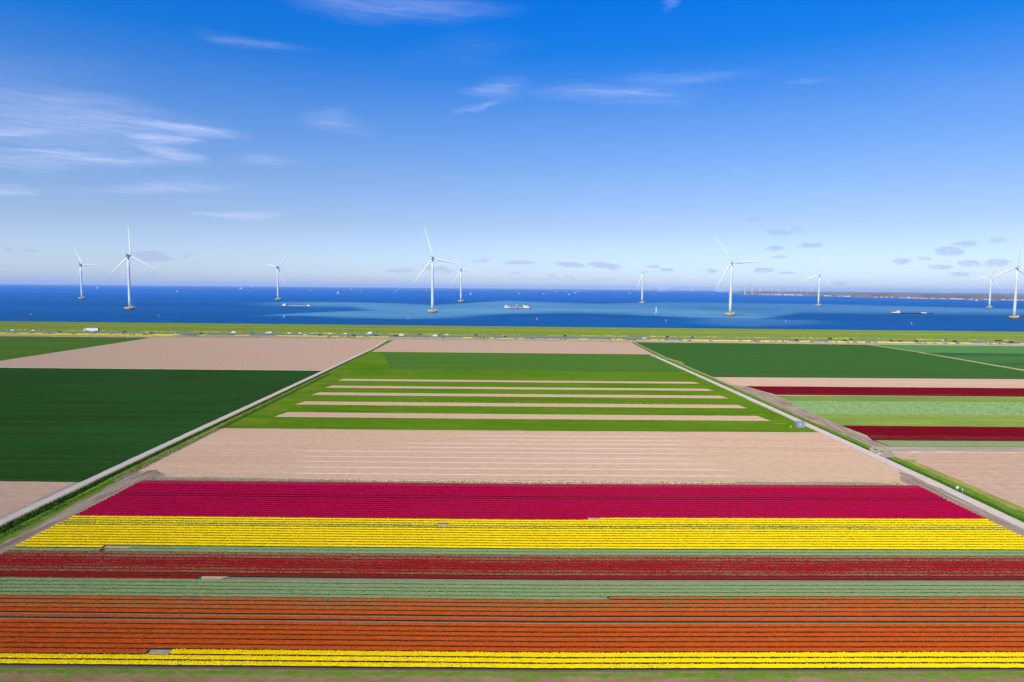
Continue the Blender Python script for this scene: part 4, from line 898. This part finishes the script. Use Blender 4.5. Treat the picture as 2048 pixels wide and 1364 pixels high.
# ------------------------------------------------------------------ vehicles on the motorway
def wheel_me(r, w_):
    b_ = MB(); b_.lathe([(r * .9, -w_ / 2), (r, -w_ * .3), (r, w_ * .3), (r * .9, w_ / 2)], 14, axis='y'); b_.mi = 1; b_.lathe([(r * .55, -w_ / 2 - .01), (r * .55, w_ / 2 + .01)], 10, axis='y')
    me_ = b_.me('wheel'); me_.materials.append(M_black); me_.materials.append(M_silver); return me_
WH, WT = wheel_me(.34, .24), wheel_me(.50, .30)
def put_wheels(root, pts, me_):
    for (x, y, z) in pts:
        o = bpy.data.objects.new('wheel', me_); col.objects.link(o); o.parent = root; o.location = (x, y, z)
def car_body(kind):
    b_ = MB()
    if kind == 'hatch': pts = [(-2.0, .32), (-2.05, .75), (-1.15, .92), (-.45, 1.44), (1.1, 1.48), (1.85, 1.0), (2.05, .9), (2.05, .34)]
    elif kind == 'estate': pts = [(-2.25, .32), (-2.3, .72), (-1.2, .92), (-.5, 1.42), (1.75, 1.46), (2.25, .95), (2.3, .34)]
    elif kind == 'suv': pts = [(-2.3, .40), (-2.35, .95), (-1.25, 1.10), (-.65, 1.68), (1.85, 1.70), (2.3, 1.12), (2.35, .42)]
    else: pts = [(-2.7, .38), (-2.75, 1.0), (-2.1, 1.25), (-1.5, 2.1), (2.7, 2.2), (2.78, .4)]
    W_ = .88 if kind != 'van' else 1.0
    k_ = len(pts); vs = []
    for s_ in (-1, 1):
        for (x, z) in pts:
            ins = .0 if z < 1.0 else (.14 if kind != 'van' else .06); vs.append((x, s_ * (W_ - ins), z))
    b_.add(vs, [tuple(range(k_)), tuple(range(2 * k_ - 1, k_ - 1, -1))] + [(i, i + k_, (i + 1) % k_ + k_, (i + 1) % k_) for i in range(k_)])
    return b_, pts, W_
def car_parts(kind):
    b_, pts, W_ = car_body(kind); body = b_.me('body')
    gl = MB()
    if kind == 'van':
        gl.add([(-2.13, -.86, 1.28), (-2.13, .86, 1.28), (-1.56, .86, 2.02), (-1.56, -.86, 2.02)], [(3, 2, 1, 0)])
        for s_ in (-1, 1): gl.add([(-1.9, s_ * 1.005, 1.3), (-1.2, s_ * 1.005, 1.3), (-1.2, s_ * .985, 1.9), (-1.5, s_ * .985, 1.9)], [(0, 1, 2, 3)])
    else:
        za = [z for x, z in pts]; zt = max(za) - .07; f = {'hatch': (-1.08, -.52, 1.05, 1.62), 'estate': (-1.12, -.55, 1.68, 2.12), 'suv': (-1.2, -.72, 1.78, 2.18)}[kind]; zb = .98 if kind != 'suv' else 1.15
        gl.add([(f[0] - .04, -.72, zb), (f[0] - .04, .72, zb), (f[1] - .05, .70, zt), (f[1] - .05, -.70, zt)], [(3, 2, 1, 0)])
        gl.add([(f[3] + .04, -.70, zb), (f[3] + .04, .70, zb), (f[2] + .06, .68, zt), (f[2] + .06, -.68, zt)], [(0, 1, 2, 3)])
        for s_ in (-1, 1): gl.add([(f[0] + .12, s_ * .80, zb), (f[3] - .15, s_ * .80, zb), (f[2] - .05, s_ * .755, zt), (f[1] + .1, s_ * .755, zt)], [(0, 1, 2, 3)])
    return body, gl.me('windows')
CP = {k_: car_parts(k_) for k_ in ('hatch', 'estate', 'suv', 'van')}
WB = {'hatch': 1.28, 'estate': 1.38, 'suv': 1.42, 'van': 1.85}
bodies = {}
def car(kind, paint, px, lane, label, group, cat='car'):
    Y = {'far': 752.6, 'farin': 748.4, 'near': 730.6, 'nearin': 734.4}[lane]
    X = (px - 1024) * Y / F * 1.0035
    root = empty('van' if kind == 'van' else 'car', (X, Y + hy(X), 1.03), 0 if lane.startswith('far') else math.pi, label=label, category=cat, group=group)
    root.rotation_euler[2] += math.atan(-0.0195)
    key = (kind, paint.name)
    if key not in bodies:
        me_ = CP[kind][0].copy(); me_.materials.append(paint); bodies[key] = me_
    if not CP[kind][1].materials: CP[kind][1].materials.append(M_glass)
    for nm, me_ in (('body', bodies[key]), ('windows', CP[kind][1])):
        o = bpy.data.objects.new(nm, me_); col.objects.link(o); o.parent = root
    wb = WB[kind]; wy = .80 if kind != 'van' else .9
    put_wheels(root, [(sx * wb, sy * wy, .34) for sx in (-1, 1) for sy in (-1, 1)], WH)
    return root
CARS = [('hatch', 'white', 11.4, 'far'), ('hatch', 'white', 54, 'far'), ('hatch', 'black', 109, 'near'), ('hatch', 'black', 241, 'far'), ('estate', 'silver', 289, 'near'), ('estate', 'navy', 296, 'near'), ('hatch', 'silver', 344.7, 'near'),
        ('estate', 'black', 399, 'near'), ('van', 'white', 463, 'far'), ('hatch', 'red', 483, 'far'), ('hatch', 'blue', 500, 'far'), ('estate', 'white', 530.5, 'far'), ('van', 'white', 536, 'far'), ('estate', 'white', 576, 'far'),
        ('hatch', 'white', 598, 'far'), ('hatch', 'white', 607.6, 'near'), ('hatch', 'silver', 623, 'far'), ('hatch', 'black', 638, 'near'), ('estate', 'white', 658, 'far'), ('estate', 'white', 689, 'far'), ('suv', 'black', 706, 'near'),
        ('hatch', 'silver', 703, 'nearin'), ('hatch', 'navy', 752, 'near'), ('estate', 'black', 793, 'near'), ('hatch', 'red', 789, 'nearin'), ('van', 'white', 803, 'nearin'), ('hatch', 'black', 838.6, 'far'), ('van', 'white', 871, 'near'),
        ('hatch', 'silver', 864, 'near'), ('hatch', 'navy', 879, 'farin'), ('estate', 'white', 893, 'far'), ('estate', 'black', 951.6, 'far'), ('hatch', 'black', 1010.6, 'near'), ('suv', 'black', 1129.4, 'far'), ('estate', 'white', 1287.8, 'near'),
        ('suv', 'navy', 1331.8, 'far'), ('hatch', 'blue', 1382, 'far'), ('estate', 'navy', 1588.6, 'near'), ('suv', 'black', 1653, 'far'), ('hatch', 'black', 1683, 'near'), ('estate', 'navy', 1694.7, 'far'), ('estate', 'black', 1775, 'near'),
        ('hatch', 'navy', 1792, 'near'), ('hatch', 'black', 1822.7, 'near'), ('hatch', 'teal', 1877.6, 'far'), ('hatch', 'white', 1873, 'farin'), ('suv', 'black', 1898.5, 'near'), ('hatch', 'black', 1979.3, 'far'), ('hatch', 'navy', 1986, 'farin'),
        ('suv', 'black', 2008.3, 'near'), ('estate', 'black', 2046, 'near')]
PAINT = {'white': M_white, 'black': M_blk, 'silver': M_silver, 'navy': M_navy, 'red': M_redp, 'blue': M_blue, 'teal': M_teal}
order = sorted(CARS, key=lambda c: c[2]); seen = {}; tot = {}
for c in order: tot[(c[0], c[1], c[3][:3])] = tot.get((c[0], c[1], c[3][:3]), 0) + 1
NM = {'hatch': 'hatchback', 'estate': 'estate car', 'suv': 'off-roader', 'van': 'van'}
for c in order:
    k_ = (c[0], c[1], c[3][:3]); seen[k_] = seen.get(k_, 0) + 1; fn = 'far' if c[3].startswith('far') else 'near'
    side = 'on the %s carriageway' % ('dike side' if fn == 'far' else 'field side')
    if tot[k_] > 1: lb = '%s %s %s from the left %s' % (ORD[seen[k_] - 1], c[1], NM[c[0]], side)
    else: lb = 'only %s %s %s' % (c[1], NM[c[0]], side)
    car(c[0], PAINT[c[1]], c[2], c[3], lb, 'vehicles on the motorway', 'van' if c[0] == 'van' else 'car')
# white box van at 737 and the articulated lorry at 173
Y = 752.6; X = (737.6 - 1024) * Y / F * 1.0035
r_ = empty('box_van', (X, Y + hy(X), 1.03), 0, label='tall white box van on the dike side carriageway', category='van', group='vehicles on the motorway')
b_ = MB(); b_.prof([(-3.2, .4), (-3.25, 1.1), (-2.6, 1.35), (-2.1, 2.2), (-1.2, 2.25), (-1.2, .4)], -.98, .98); b_.build('cab', M_white, r_)
b_ = MB(); b_.box(-1.15, 3.3, -1.1, 1.1, .75, 3.1); b_.build('cargo_box', M_white, r_)
b_ = MB(); b_.add([(-2.64, -.85, 1.38), (-2.64, .85, 1.38), (-2.18, .85, 2.12), (-2.18, -.85, 2.12)], [(3, 2, 1, 0)])
for s_ in (-.99, .99): b_.add([(-2.45, s_, 1.4), (-1.5, s_, 1.4), (-1.5, s_, 2.05), (-2.1, s_, 2.05)], [(0, 1, 2, 3)])
b_.build('windows', M_glass, r_); put_wheels(r_, [(sx, sy, .36) for sx in (-2.3, 2.1) for sy in (-.9, .9)], WH)
X = (174 - 1024) * Y / F * 1.0035
r_ = empty('lorry', (X, Y + hy(X), 1.03), math.atan(-.0195), label='long white articulated lorry at the left on the dike side carriageway', category='lorry')
b_ = MB(); b_.prof([(-8.4, .55), (-8.45, 2.0), (-8.1, 3.4), (-6.6, 3.55), (-6.5, .55)], -1.2, 1.2); b_.build('cab', M_white, r_)
b_ = MB(); b_.box(-5.6, 8.0, -1.27, 1.27, 1.15, 4.0, .03); b_.build('trailer', M_white, r_)
b_ = MB(); b_.box(8.03, 8.10, -1.2, 1.2, 1.2, 3.95); b_.build('rear_doors', M_navy, r_)
b_ = MB(); b_.box(-6.45, -2.6, -.9, .9, .55, .95); b_.box(-3, 7.6, -.5, .5, .9, 1.12); b_.build('chassis', M_darkgrey, r_)
b_ = MB(); b_.box(-2.4, 2.8, -1.25, -1.18, .45, 1.1); b_.build('side_skirt', M_white, r_)
b_ = MB(); b_.add([(-8.47, -1.05, 2.02), (-8.47, 1.05, 2.02), (-8.2, 1.05, 3.0), (-8.2, -1.05, 3.0)], [(3, 2, 1, 0)])
for s_ in (-1.21, 1.21): b_.add([(-8.1, s_, 2.05), (-7.2, s_, 2.05), (-7.2, s_, 2.9), (-7.95, s_, 2.9)], [(0, 1, 2, 3)])
b_.build('windows', M_glass, r_)
put_wheels(r_, [(x, sy, .5) for x in (-7.4, -4.2, 4.2, 5.5, 6.8) for sy in (-1.05, 1.05)], WT)
# two pale masts beside the carriageway
for (px_, yy, lb) in ((1601, 739.9, 'taller pale camera mast in the median of the motorway'), (1615.5, 722.5, 'shorter pale mast on the field side verge of the motorway')):
    X = (px_ - 1024) * yy / F * 1.0035; r_ = empty('camera_mast', (X, yy + hy(X), .95), 0, label=lb, category='mast', group='masts beside the motorway')
    b_ = MB(); b_.tube((0, 0, 0), (0, 0, 4.6), .14, 8); b_.build('pole', M_silver, r_)
    b_ = MB(); b_.box(-.45, .25, -.2, .2, 4.5, 4.9); b_.build('camera_box', M_white, r_)
    b_ = MB(); b_.box(-.3, .3, -.3, .3, 0, .3); b_.build('base', M_grey, r_)
X = (1611 - 1024) * 722.0 / F * 1.0035
r_ = empty('roadside_cabinet', (X, 722.3 + hy(X), .95), 0, label='low white cabinet beside the motorway masts', category='cabinet')
b_ = MB(); b_.box(-.9, .9, -.4, .4, 0, 1.0, .03); b_.build('body', M_white, r_); b_ = MB(); b_.box(-.95, .95, -.45, .45, 1.002, 1.08); b_.build('lid', M_grey, r_)

# ------------------------------------------------------------------ boats, buoys, ships
def on_water(x, y): X, Y = g(x, y, 4.0); return X, Y
def sail_me():
    h_ = MB(); k_ = [(-5.0, .9), (-4.2, 0), (3.8, 0), (5.2, 1.25)]
    vs = []
    for s_ in (-1, 1):
        vs += [(-5, s_ * 1.2, 1.0), (-4.4, s_ * .9, -.3), (3.6, s_ * .5, -.3), (1.5, s_ * 1.6, 1.1)]
    vs += [(5.4, 0, 1.35), (4.4, 0, -.3)]
    h_.add(vs, [(0, 1, 2, 3), (7, 6, 5, 4), (3, 2, 9, 8), (8, 9, 6, 7), (1, 0, 4, 5), (0, 3, 8, 7, 4), (1, 5, 6, 9, 2)]); h_.box(-1.8, 1.6, -.8, .8, 1.1, 1.7, .2)
    hull = h_.me('hull'); hull.materials.append(M_white)
    m_ = MB(); m_.tube((.8, 0, 1), (.8, 0, 14.5), .09); m_.tube((.8, 0, 2.4), (-4.3, 0, 2.5), .08); mast = m_.me('mast'); mast.materials.append(M_grey)
    s1 = MB(); s1.add([(.6, 0, 2.6), (-4.2, .5, 2.7), (-1.9, .6, 8), (.6, 0, 14.2), (.6, .06, 2.6), (-4.2, .56, 2.7), (-1.9, .66, 8), (.6, .06, 14.2)], [(0, 1, 2, 3), (7, 6, 5, 4)]); sA = s1.me('mainsail'); sA.materials.append(M_sail)
    s2 = MB(); s2.add([(5.0, 0, 1.6), (.4, .9, 2.0), (.9, .1, 12.5), (5.0, .05, 1.6), (.4, .95, 2.0), (.9, .15, 12.5)], [(0, 1, 2), (5, 4, 3)]); sB = s2.me('jib'); sB.materials.append(M_sail)
    return hull, mast, sA, sB
SAIL = sail_me()
def sailboat(x, y, hpx, label, flip=1, furled=False, ry=None):
    X, Y = on_water(x, y); s_ = hpx * Y / F / 14.5
    r_ = empty('sailboat', (X, Y, 4.0), random.uniform(-.7, .7) if ry is None else ry, label=label, category='sailboat', group='sailboats on the lake')
    r_.scale = (s_ * flip * 1.15, s_ * 1.3, s_)
    for nm, me_ in zip(('hull', 'mast', 'mainsail', 'jib'), SAIL):
        if furled and nm in ('mainsail', 'jib'): continue
        o = bpy.data.objects.new(nm, me_); col.objects.link(o); o.parent = r_
SB = [(194, 577.5, 4.5, 'white sailboat right of the leftmost turbine'), (197.3, 575.5, 2.2, 'tiny sail close behind the sailboat right of the leftmost turbine'), (233.5, 573.0, 2.6, 'tiny sail on the horizon left of the large left turbine'),
      (319, 573.5, 2.2, 'tiny sail on the horizon right of the large left turbine'), (354.5, 584, 4.0, 'slim white sail on dark water right of the large left turbine'), (365, 574.0, 2.6, 'faint sail on the horizon above the slim white sail'),
      (386, 575, 2.0, 'faint low sail on the horizon, left one of a close pair'), (394, 577.3, 1.8, 'faint low sail on the horizon, right one of a close pair'), (461, 575.3, 2.0, 'faint sail just left of the big two sail boat'),
      (480, 578.3, 5.0, 'big bright boat under full sail, left half of a pair'), (483, 578.4, 4.8, 'big bright boat under full sail, right half of a pair'), (502.5, 576.0, 2.6, 'small sail right of the big bright pair'), (505.5, 576.3, 2.0, 'tiny sail touching the small sail right of the bright pair'),
      (500.3, 583.5, 2.4, 'small white boat below the two small sails'), (543, 575.8, 1.9, 'tiny sail just left of the turbine behind the barges'), (615, 576.2, 1.6, 'tiny sail on the horizon right of the barge turbine'), (620, 582, 3.4, 'slim sail right of the barge turbine'),
      (676, 587.3, 6.2, 'tall white sailboat midway between two turbines'), (702, 580, 3.4, 'slim hazy sail between the tall sailboat and the middle turbine'), (720.5, 577, 1.8, 'tiny bright sail on the horizon left of the large middle turbine'),
      (723.5, 584, 3.0, 'hazy sail below the tiny bright one'), (791, 583.5, 3.2, 'white sail left of the large middle turbine'), (798, 579, 2.6, 'tiny sail behind the white one left of the middle turbine'), (853, 582, 3.2, 'hazy sail almost touching the middle turbine tower'),
      (941, 589.3, 4.8, 'white sailboat right of the overlapping turbines'), (1113.5, 584.3, 3.4, 'slim sail leading the scattered group in the middle'), (1131.5, 583.2, 2.8, 'second hazy sail of the scattered middle group'),
      (1137.7, 590, 3.4, 'leaning sail lowest in the scattered middle group'), (1149.5, 586.6, 3.8, 'reddish white sail in the scattered middle group'), (1153.7, 583.2, 2.4, 'left of the two tiny sails ending the middle group'), (1158.5, 583.0, 2.4, 'right of the two tiny sails ending the middle group'),
      (1259.3, 587.6, 3.6, 'white boat just left of the turbine beyond the cargo ship'), (1304.6, 586.2, 2.0, 'faint sail left of the hazy turbine cluster'), (1311, 588.6, 1.9, 'faint sail below the hazy turbine cluster'),
      (1425, 589.8, 2.4, 'small white boat left of the receding turbine row'), (1493.7, 591.8, 2.0, 'small boat against the start of the far shore'), (1952.7, 602.3, 4.2, 'white sailboat near the far shore at the right')]
for (x, y, h_, lb) in SB: sailboat(x, y, h_, lb, flip=random.choice((-1, 1)))
X, Y = on_water(1312, 627.0); r_ = empty('yacht', (X, Y, 4.0), .5, label='white yacht with bare mast, closest to the dike', category='yacht'); s_ = 1.15; r_.scale = (s_, s_, s_ * .85)
for nm, me_ in zip(('hull', 'mast'), SAIL[:2]):
    o = bpy.data.objects.new(nm, me_); col.objects.link(o); o.parent = r_
b_ = MB(); b_.box(-1, 1.4, -.12, .12, 2.2, 13.8); b_.build('furled_sail', M_sail, r_)
for (x, y, lb) in ((1038, 587.8, 'low white motor boat above the red cargo ship'), (1087, 588.0, 'low hazy motor boat right of the red cargo ship')):
    X, Y = on_water(x, y); r_ = empty('motor_boat', (X, Y, 4.0), 0, label=lb, category='motor boat', group='motor boats on the lake'); s_ = 3.4 * Y / F / 11; r_.scale = (s_, s_, s_)
    b_ = MB(); b_.prof([(-5, 1.6), (-4.8, -.2), (4.2, -.2), (5.6, 2.0)], -1.7, 1.7); b_.build('hull', M_white, r_)
    b_ = MB(); b_.box(-2.6, 2.0, -1.3, 1.3, 1.7, 3.8, .3); b_.build('cabin', M_white, r_)
def buoy(x, y, hpx, mat, label):
    X, Y = on_water(x, y); s_ = hpx * Y / F / 5.0; r_ = empty('buoy', (X, Y, 4.0), 0, label=label, category='buoy', group='buoys on the lake'); r_.scale = (s_ * 1.15, s_ * 1.15, s_)
    b_ = MB(); b_.lathe([(1.0, -.6), (1.25, .2), (1.1, 1.0), (.5, 1.3)], 12); b_.build('float', mat, r_, True)
    b_ = MB(); b_.lathe([(.75, 1.2), (.42, 3.6), (.40, 3.9)], 10); b_.build('tower', mat, r_)
    b_ = MB(); b_.lathe([(.55, 3.9), (.55, 4.5), (.1, 5.0)], 10); b_.build('top_mark', M_white if mat is M_orange else mat, r_)
for (x, y, h_, m_, lb) in [(61.5, 630.5, 3.6, M_orange, 'orange buoy at the far left near the dike'), (176.5, 610, 2.2, M_pinkred, 'dark red buoy between the two left turbines'), (317.5, 632.8, 4.0, M_orange, 'orange buoy right of the large left turbine'),
        (567.8, 634.5, 4.2, M_white, 'white buoy on the edge of the pale water'), (622.7, 614.2, 3.0, M_pinkred, 'pinkish red buoy at the bow of the right barge'), (816, 638.6, 4.6, M_orange, 'orange buoy left of the large middle turbine'),
        (1074, 640, 4.8, M_orange, 'orange buoy below the cargo ship'), (1143.3, 619.3, 2.2, M_pinkred, 'small red buoy right of the cargo ship'), (1332.3, 643, 4.2, M_orange, 'orange buoy left of the turbine before the turbine row'),
        (1571.8, 644.8, 4.4, M_orange, 'orange buoy right of the turbine before the turbine row'), (1683, 626.2, 2.2, M_pinkred, 'small red buoy right of the town shore turbine'), (1823.3, 648.8, 4.4, M_orange, 'orange buoy below the long dark barge')]:
    buoy(x, y, h_, m_, lb)
# red and white cargo ship (bow to the right)
X, Y = on_water(1034.5, 617.2); Lm = 53.0 * Y / F; s_ = Lm / 80.0
r_ = empty('cargo_ship', (X, Y, 4.0), 0, label='red hulled white cargo ship with a yellow deck crane', category='ship'); r_.scale = (s_, s_, s_)
b_ = MB(); b_.add([(-38, -6, -1), (34, -6, -1), (40, 0, -1), (34, 6, -1), (-38, 6, -1), (-40, -6.5, 2.2), (36, -6.5, 2.2), (42, 0, 2.6), (36, 6.5, 2.2), (-40, 6.5, 2.2)], [(0, 1, 6, 5), (1, 2, 7, 6), (2, 3, 8, 7), (3, 4, 9, 8), (4, 0, 5, 9), (5, 6, 7, 8, 9)]); b_.build('hull', M_hullred, r_)
b_ = MB(); b_.box(-39.5, -22, -6.3, 6.3, 2.25, 6.0, .1); b_.box(18, 37, -6.3, 6.3, 2.25, 5.6, .1); b_.build('bulwark', M_white, r_)
b_ = MB(); b_.box(-39.6, -26, -6.35, -6.2, 6.05, 7.0); b_.build('red_band', M_redp, r_)
b_ = MB(); b_.box(-20, -3, -5, 5, 2.3, 5.6, .4); b_.box(3, 16, -5, 5, 2.3, 4.8, .4); b_.build('cargo_hatches', M_grey, r_)
b_ = MB(); b_.prof([(17, 5.65), (33, 5.65), (31, 9.4), (17, 12.0)], -5.4, 5.4); b_.build('bridge', M_white, r_)
b_ = MB(); b_.prof([(16.7, 12.02), (31, 9.45), (31, 10.4), (16.2, 13.2)], -5.6, 5.6); b_.build('bridge_roof', M_redp, r_)
b_ = MB(); b_.box(17.2, 30, -5.46, -5.42, 8.0, 8.9); b_.build('windows', M_glass, r_)
b_ = MB(); b_.lathe([(1.2, 2.3), (1.2, 8), (1.8, 8.4), (1.8, 12.0), (.6, 12.8)], 12, c=(-1, 0, 0)); b_.build('deck_crane', M_yel, r_)
b_ = MB(); b_.tube((-30, 0, 6), (-29.2, 0, 12.5), .45); b_.tube((-29.2, 0, 12.5), (-27.5, 0, 16), .3); b_.build('loading_boom', M_orange, r_)
b_ = MB(); b_.lathe([(1.2, 10.3), (1.0, 15)], 10, c=(25, 0, 0)); b_.tube((21, 0, 11), (21, 0, 15.5), .18); b_.build('funnel', M_darkgrey, r_)
b_ = MB(); b_.box(-38, -30, -4, 4, 6.05, 9.6, .4); b_.build('aft_house', M_white, r_)
# two inland barges coupled in line, and a long dark barge
def barge(x0, x1, y, dark, label, house, flipw=None):
    X0, Y = on_water(x0, y); X1, _ = on_water(x1, y); L = X1 - X0; r_ = empty('inland_barge', (X0, Y, 4.0), -.004, label=label, category='barge')
    b_ = MB(); b_.add([(1, -4, -.5), (L - 4, -4, -.5), (L, 0, -.5), (L - 4, 4, -.5), (1, 4, -.5), (0, -4.5, 1.9), (L - 4, -4.5, 1.5), (L + 1, 0, 2.6), (L - 4, 4.5, 1.5), (0, 4.5, 1.9)], [(0, 1, 6, 5), (1, 2, 7, 6), (2, 3, 8, 7), (3, 4, 9, 8), (4, 0, 5, 9), (5, 6, 7, 8, 9)]); b_.build('hull', dark, r_)
    for (a, c_, zb, zt, nm, mm) in house:
        b_ = MB(); b_.box(a, c_, -3.6, 3.6, zb, zt, .35); b_.build(nm, mm, r_)
    return L
barge(564, 620.5, 613.0, M_hulldark, 'long dark inland barge with white wheelhouse by the barge turbine', [(1.5, 11, 1.95, 4.8, 'deckhouse', M_white), (5.5, 9.5, 4.85, 7.2, 'wheelhouse', M_white), (10.8, 13.0, 3.2, 4.6, 'lifeboat', M_black), (61.5, 68.5, 1.7, 4.3, 'bow_house', M_white), (14, 60, 1.6, 2.3, 'hatch_covers', M_navy)])
barge(1784, 1854, 627.4, M_hulldark, 'long low dark barge with white stern house at the right', [(.3, 17, 1.9, 4.3, 'deckhouse', M_white), (2, 11, 4.35, 5.0, 'deck_roof', M_redp), (10, 15.5, 4.4, 7.0, 'wheelhouse', M_white), (66, 76, 1.7, 3.6, 'bow_house', M_white), (18, 65, 1.6, 2.4, 'hatch_covers', M_hulldark)])
# wakes
m, n = newmat('wake foam'); pos = n.add('ShaderNodeNewGeometry').outputs['Position']; f_ = n.rng(n.noise(n.scaled(pos, (.05, .3, 1)), 1, 4), .35, .6)
out(n, n.add('ShaderNodeMixShader', {0: n.math('MULTIPLY', f_, .55), 1: n.add('ShaderNodeBsdfTransparent'), 2: n.add('ShaderNodeBsdfDiffuse', {'Color': (.6, .7, .8, 1)})})); M_wake = m
for (x0, x1, y0_, y1_, w_) in ((505, 563, 611.0, 613.2, 4), (1755, 1784, 626.8, 627.6, 4), (1062, 1320, 617.5, 624.5, 3.5), (1854, 1862, 627.6, 627.8, 3)):
    A_ = on_water(x0, y0_); B_ = on_water(x1, y1_)
    sheet('wake', [(A_[0], A_[1] - w_), (B_[0], B_[1] - w_), (B_[0], B_[1] + w_), (A_[0], A_[1] + w_)], M_wake, z=4.02, jag=.8, step=12)

# ------------------------------------------------------------------ small things by the tracks
r_ = empty('metal_container', (114.6, 267.8, .01), R(-6), label='open grey metal container on the meadow beside the right farm track', category='container')
Lc, Wc, Hc_ = 1.55, 2.0, 1.95
b_ = MB()
for (x0, x1, y0_, y1_) in ((-Lc, Lc, -Wc, -Wc + .07), (-Lc, Lc, Wc - .07, Wc), (-Lc, -Lc + .07, -Wc + .071, Wc - .071), (Lc - .07, Lc, -Wc + .071, Wc - .071)): b_.box(x0, x1, y0_, y1_, .12, Hc_)
b_.build('walls', M_grey, r_)
b_ = MB(); b_.box(-Lc + .08, Lc - .08, -Wc + .08, Wc - .08, .12, .25); b_.build('floor', M_darkgrey, r_)
b_ = MB(); b_.box(-Lc + .08, Lc - .08, -Wc + .08, Wc - .08, .26, 1.25); b_.build('shade_fill', M_black, r_)  # black block put in for the shade inside the open container
b_ = MB()
for (x0, x1, y0_, y1_) in ((-Lc - .08, Lc + .08, -Wc - .08, -Wc + .12), (-Lc - .08, Lc + .08, Wc - .12, Wc + .08), (-Lc - .08, -Lc + .12, -Wc + .121, Wc - .121), (Lc - .12, Lc + .08, -Wc + .121, Wc - .121)): b_.box(x0, x1, y0_, y1_, Hc_ + .003, Hc_ + .14)
b_.build('rim', M_silver, r_)
for x in (-1.2, -.4, .4, 1.2):
    b_ = MB(); b_.box(x - .06, x + .06, -Wc - .07, -Wc - .002, .15, Hc_); b_.build('rib', M_silver, r_)
b_ = MB(); b_.box(-.62, -.18, -Wc - .05, -Wc - .003, 1.05, 1.6); b_.build('label_plate', M_white, r_)
for s_ in (-1, 1):
    b_ = MB(); b_.box(-Lc, Lc, s_ * 1.2 - .1, s_ * 1.2 + .1, 0, .118); b_.build('skid', M_darkgrey, r_)
def sign(px, py, h_, lb, disc=True):
    X, Y = g(px, py, 0.0); r_ = empty('marker_post', (X, Y, -.2), 0, label=lb, category='post', group='small white posts by the right farm track')
    b_ = MB(); b_.tube((0, 0, 0), (0, 0, h_), .05); b_.build('pole', M_silver, r_)
    if disc: b_ = MB(); b_.lathe([(.42, -.06), (.42, -.02)], 16, c=(0, 0, h_), axis='y'); b_.build('disc', M_white, r_)
    else: b_ = MB(); b_.box(-.14, .14, -.1, .1, h_, h_ + .28); b_.build('cap', M_white, r_)
sign(1914, 984, 1.5, 'white round plate on a short post in the right ditch grass')
sign(1924.5, 988, 1.3, 'thin white capped post beside the round plate', False)
sign(1746, 896.5, .8, 'small white capped post at the track crossing', False)
X, Y = g(1759, 909.5, 0); r_ = empty('culvert', (X, Y, -.3), .4, label='pale concrete culvert head in the grass at the track crossing', category='culvert')
b_ = MB(); b_.box(-.9, .9, -.25, .25, 0, .75, .03); b_.build('head_wall', M_conc, r_); b_ = MB(); b_.lathe([(.3, -.3), (.3, -.26)], 14, c=(0, 0, .35), axis='y'); b_.build('pipe', M_darkgrey, r_)
X, Y = g(1581.5, 855, 0); r_ = empty('yellow_marker', (X, Y, 0), 0, label='small yellow marker standing in the meadow left of the container', category='marker')
b_ = MB(); b_.lathe([(.35, 0), (.28, .5), (.05, .8)], 10); b_.build('cone', M_yel, r_)
b_ = MB(); b_.box(-.35, .35, -.35, .35, -.02, .05); b_.build('foot', M_black, r_)

# ------------------------------------------------------------------ haze
HAZE = 2.8e-5
if HAZE > 0:
    b_ = MB(); b_.box(-64000, 64000, -1500, 62000, -3.0, 230.0); m, n = newmat('haze')
    v_ = n.add('ShaderNodeVolumePrincipled', {'Color': (.74, .87, 1.0, 1), 'Density': HAZE, 'Anisotropy': 0.0})
    n.add('ShaderNodeOutputMaterial', {'Volume': v_})
    b_.build('haze', m, kind='stuff')
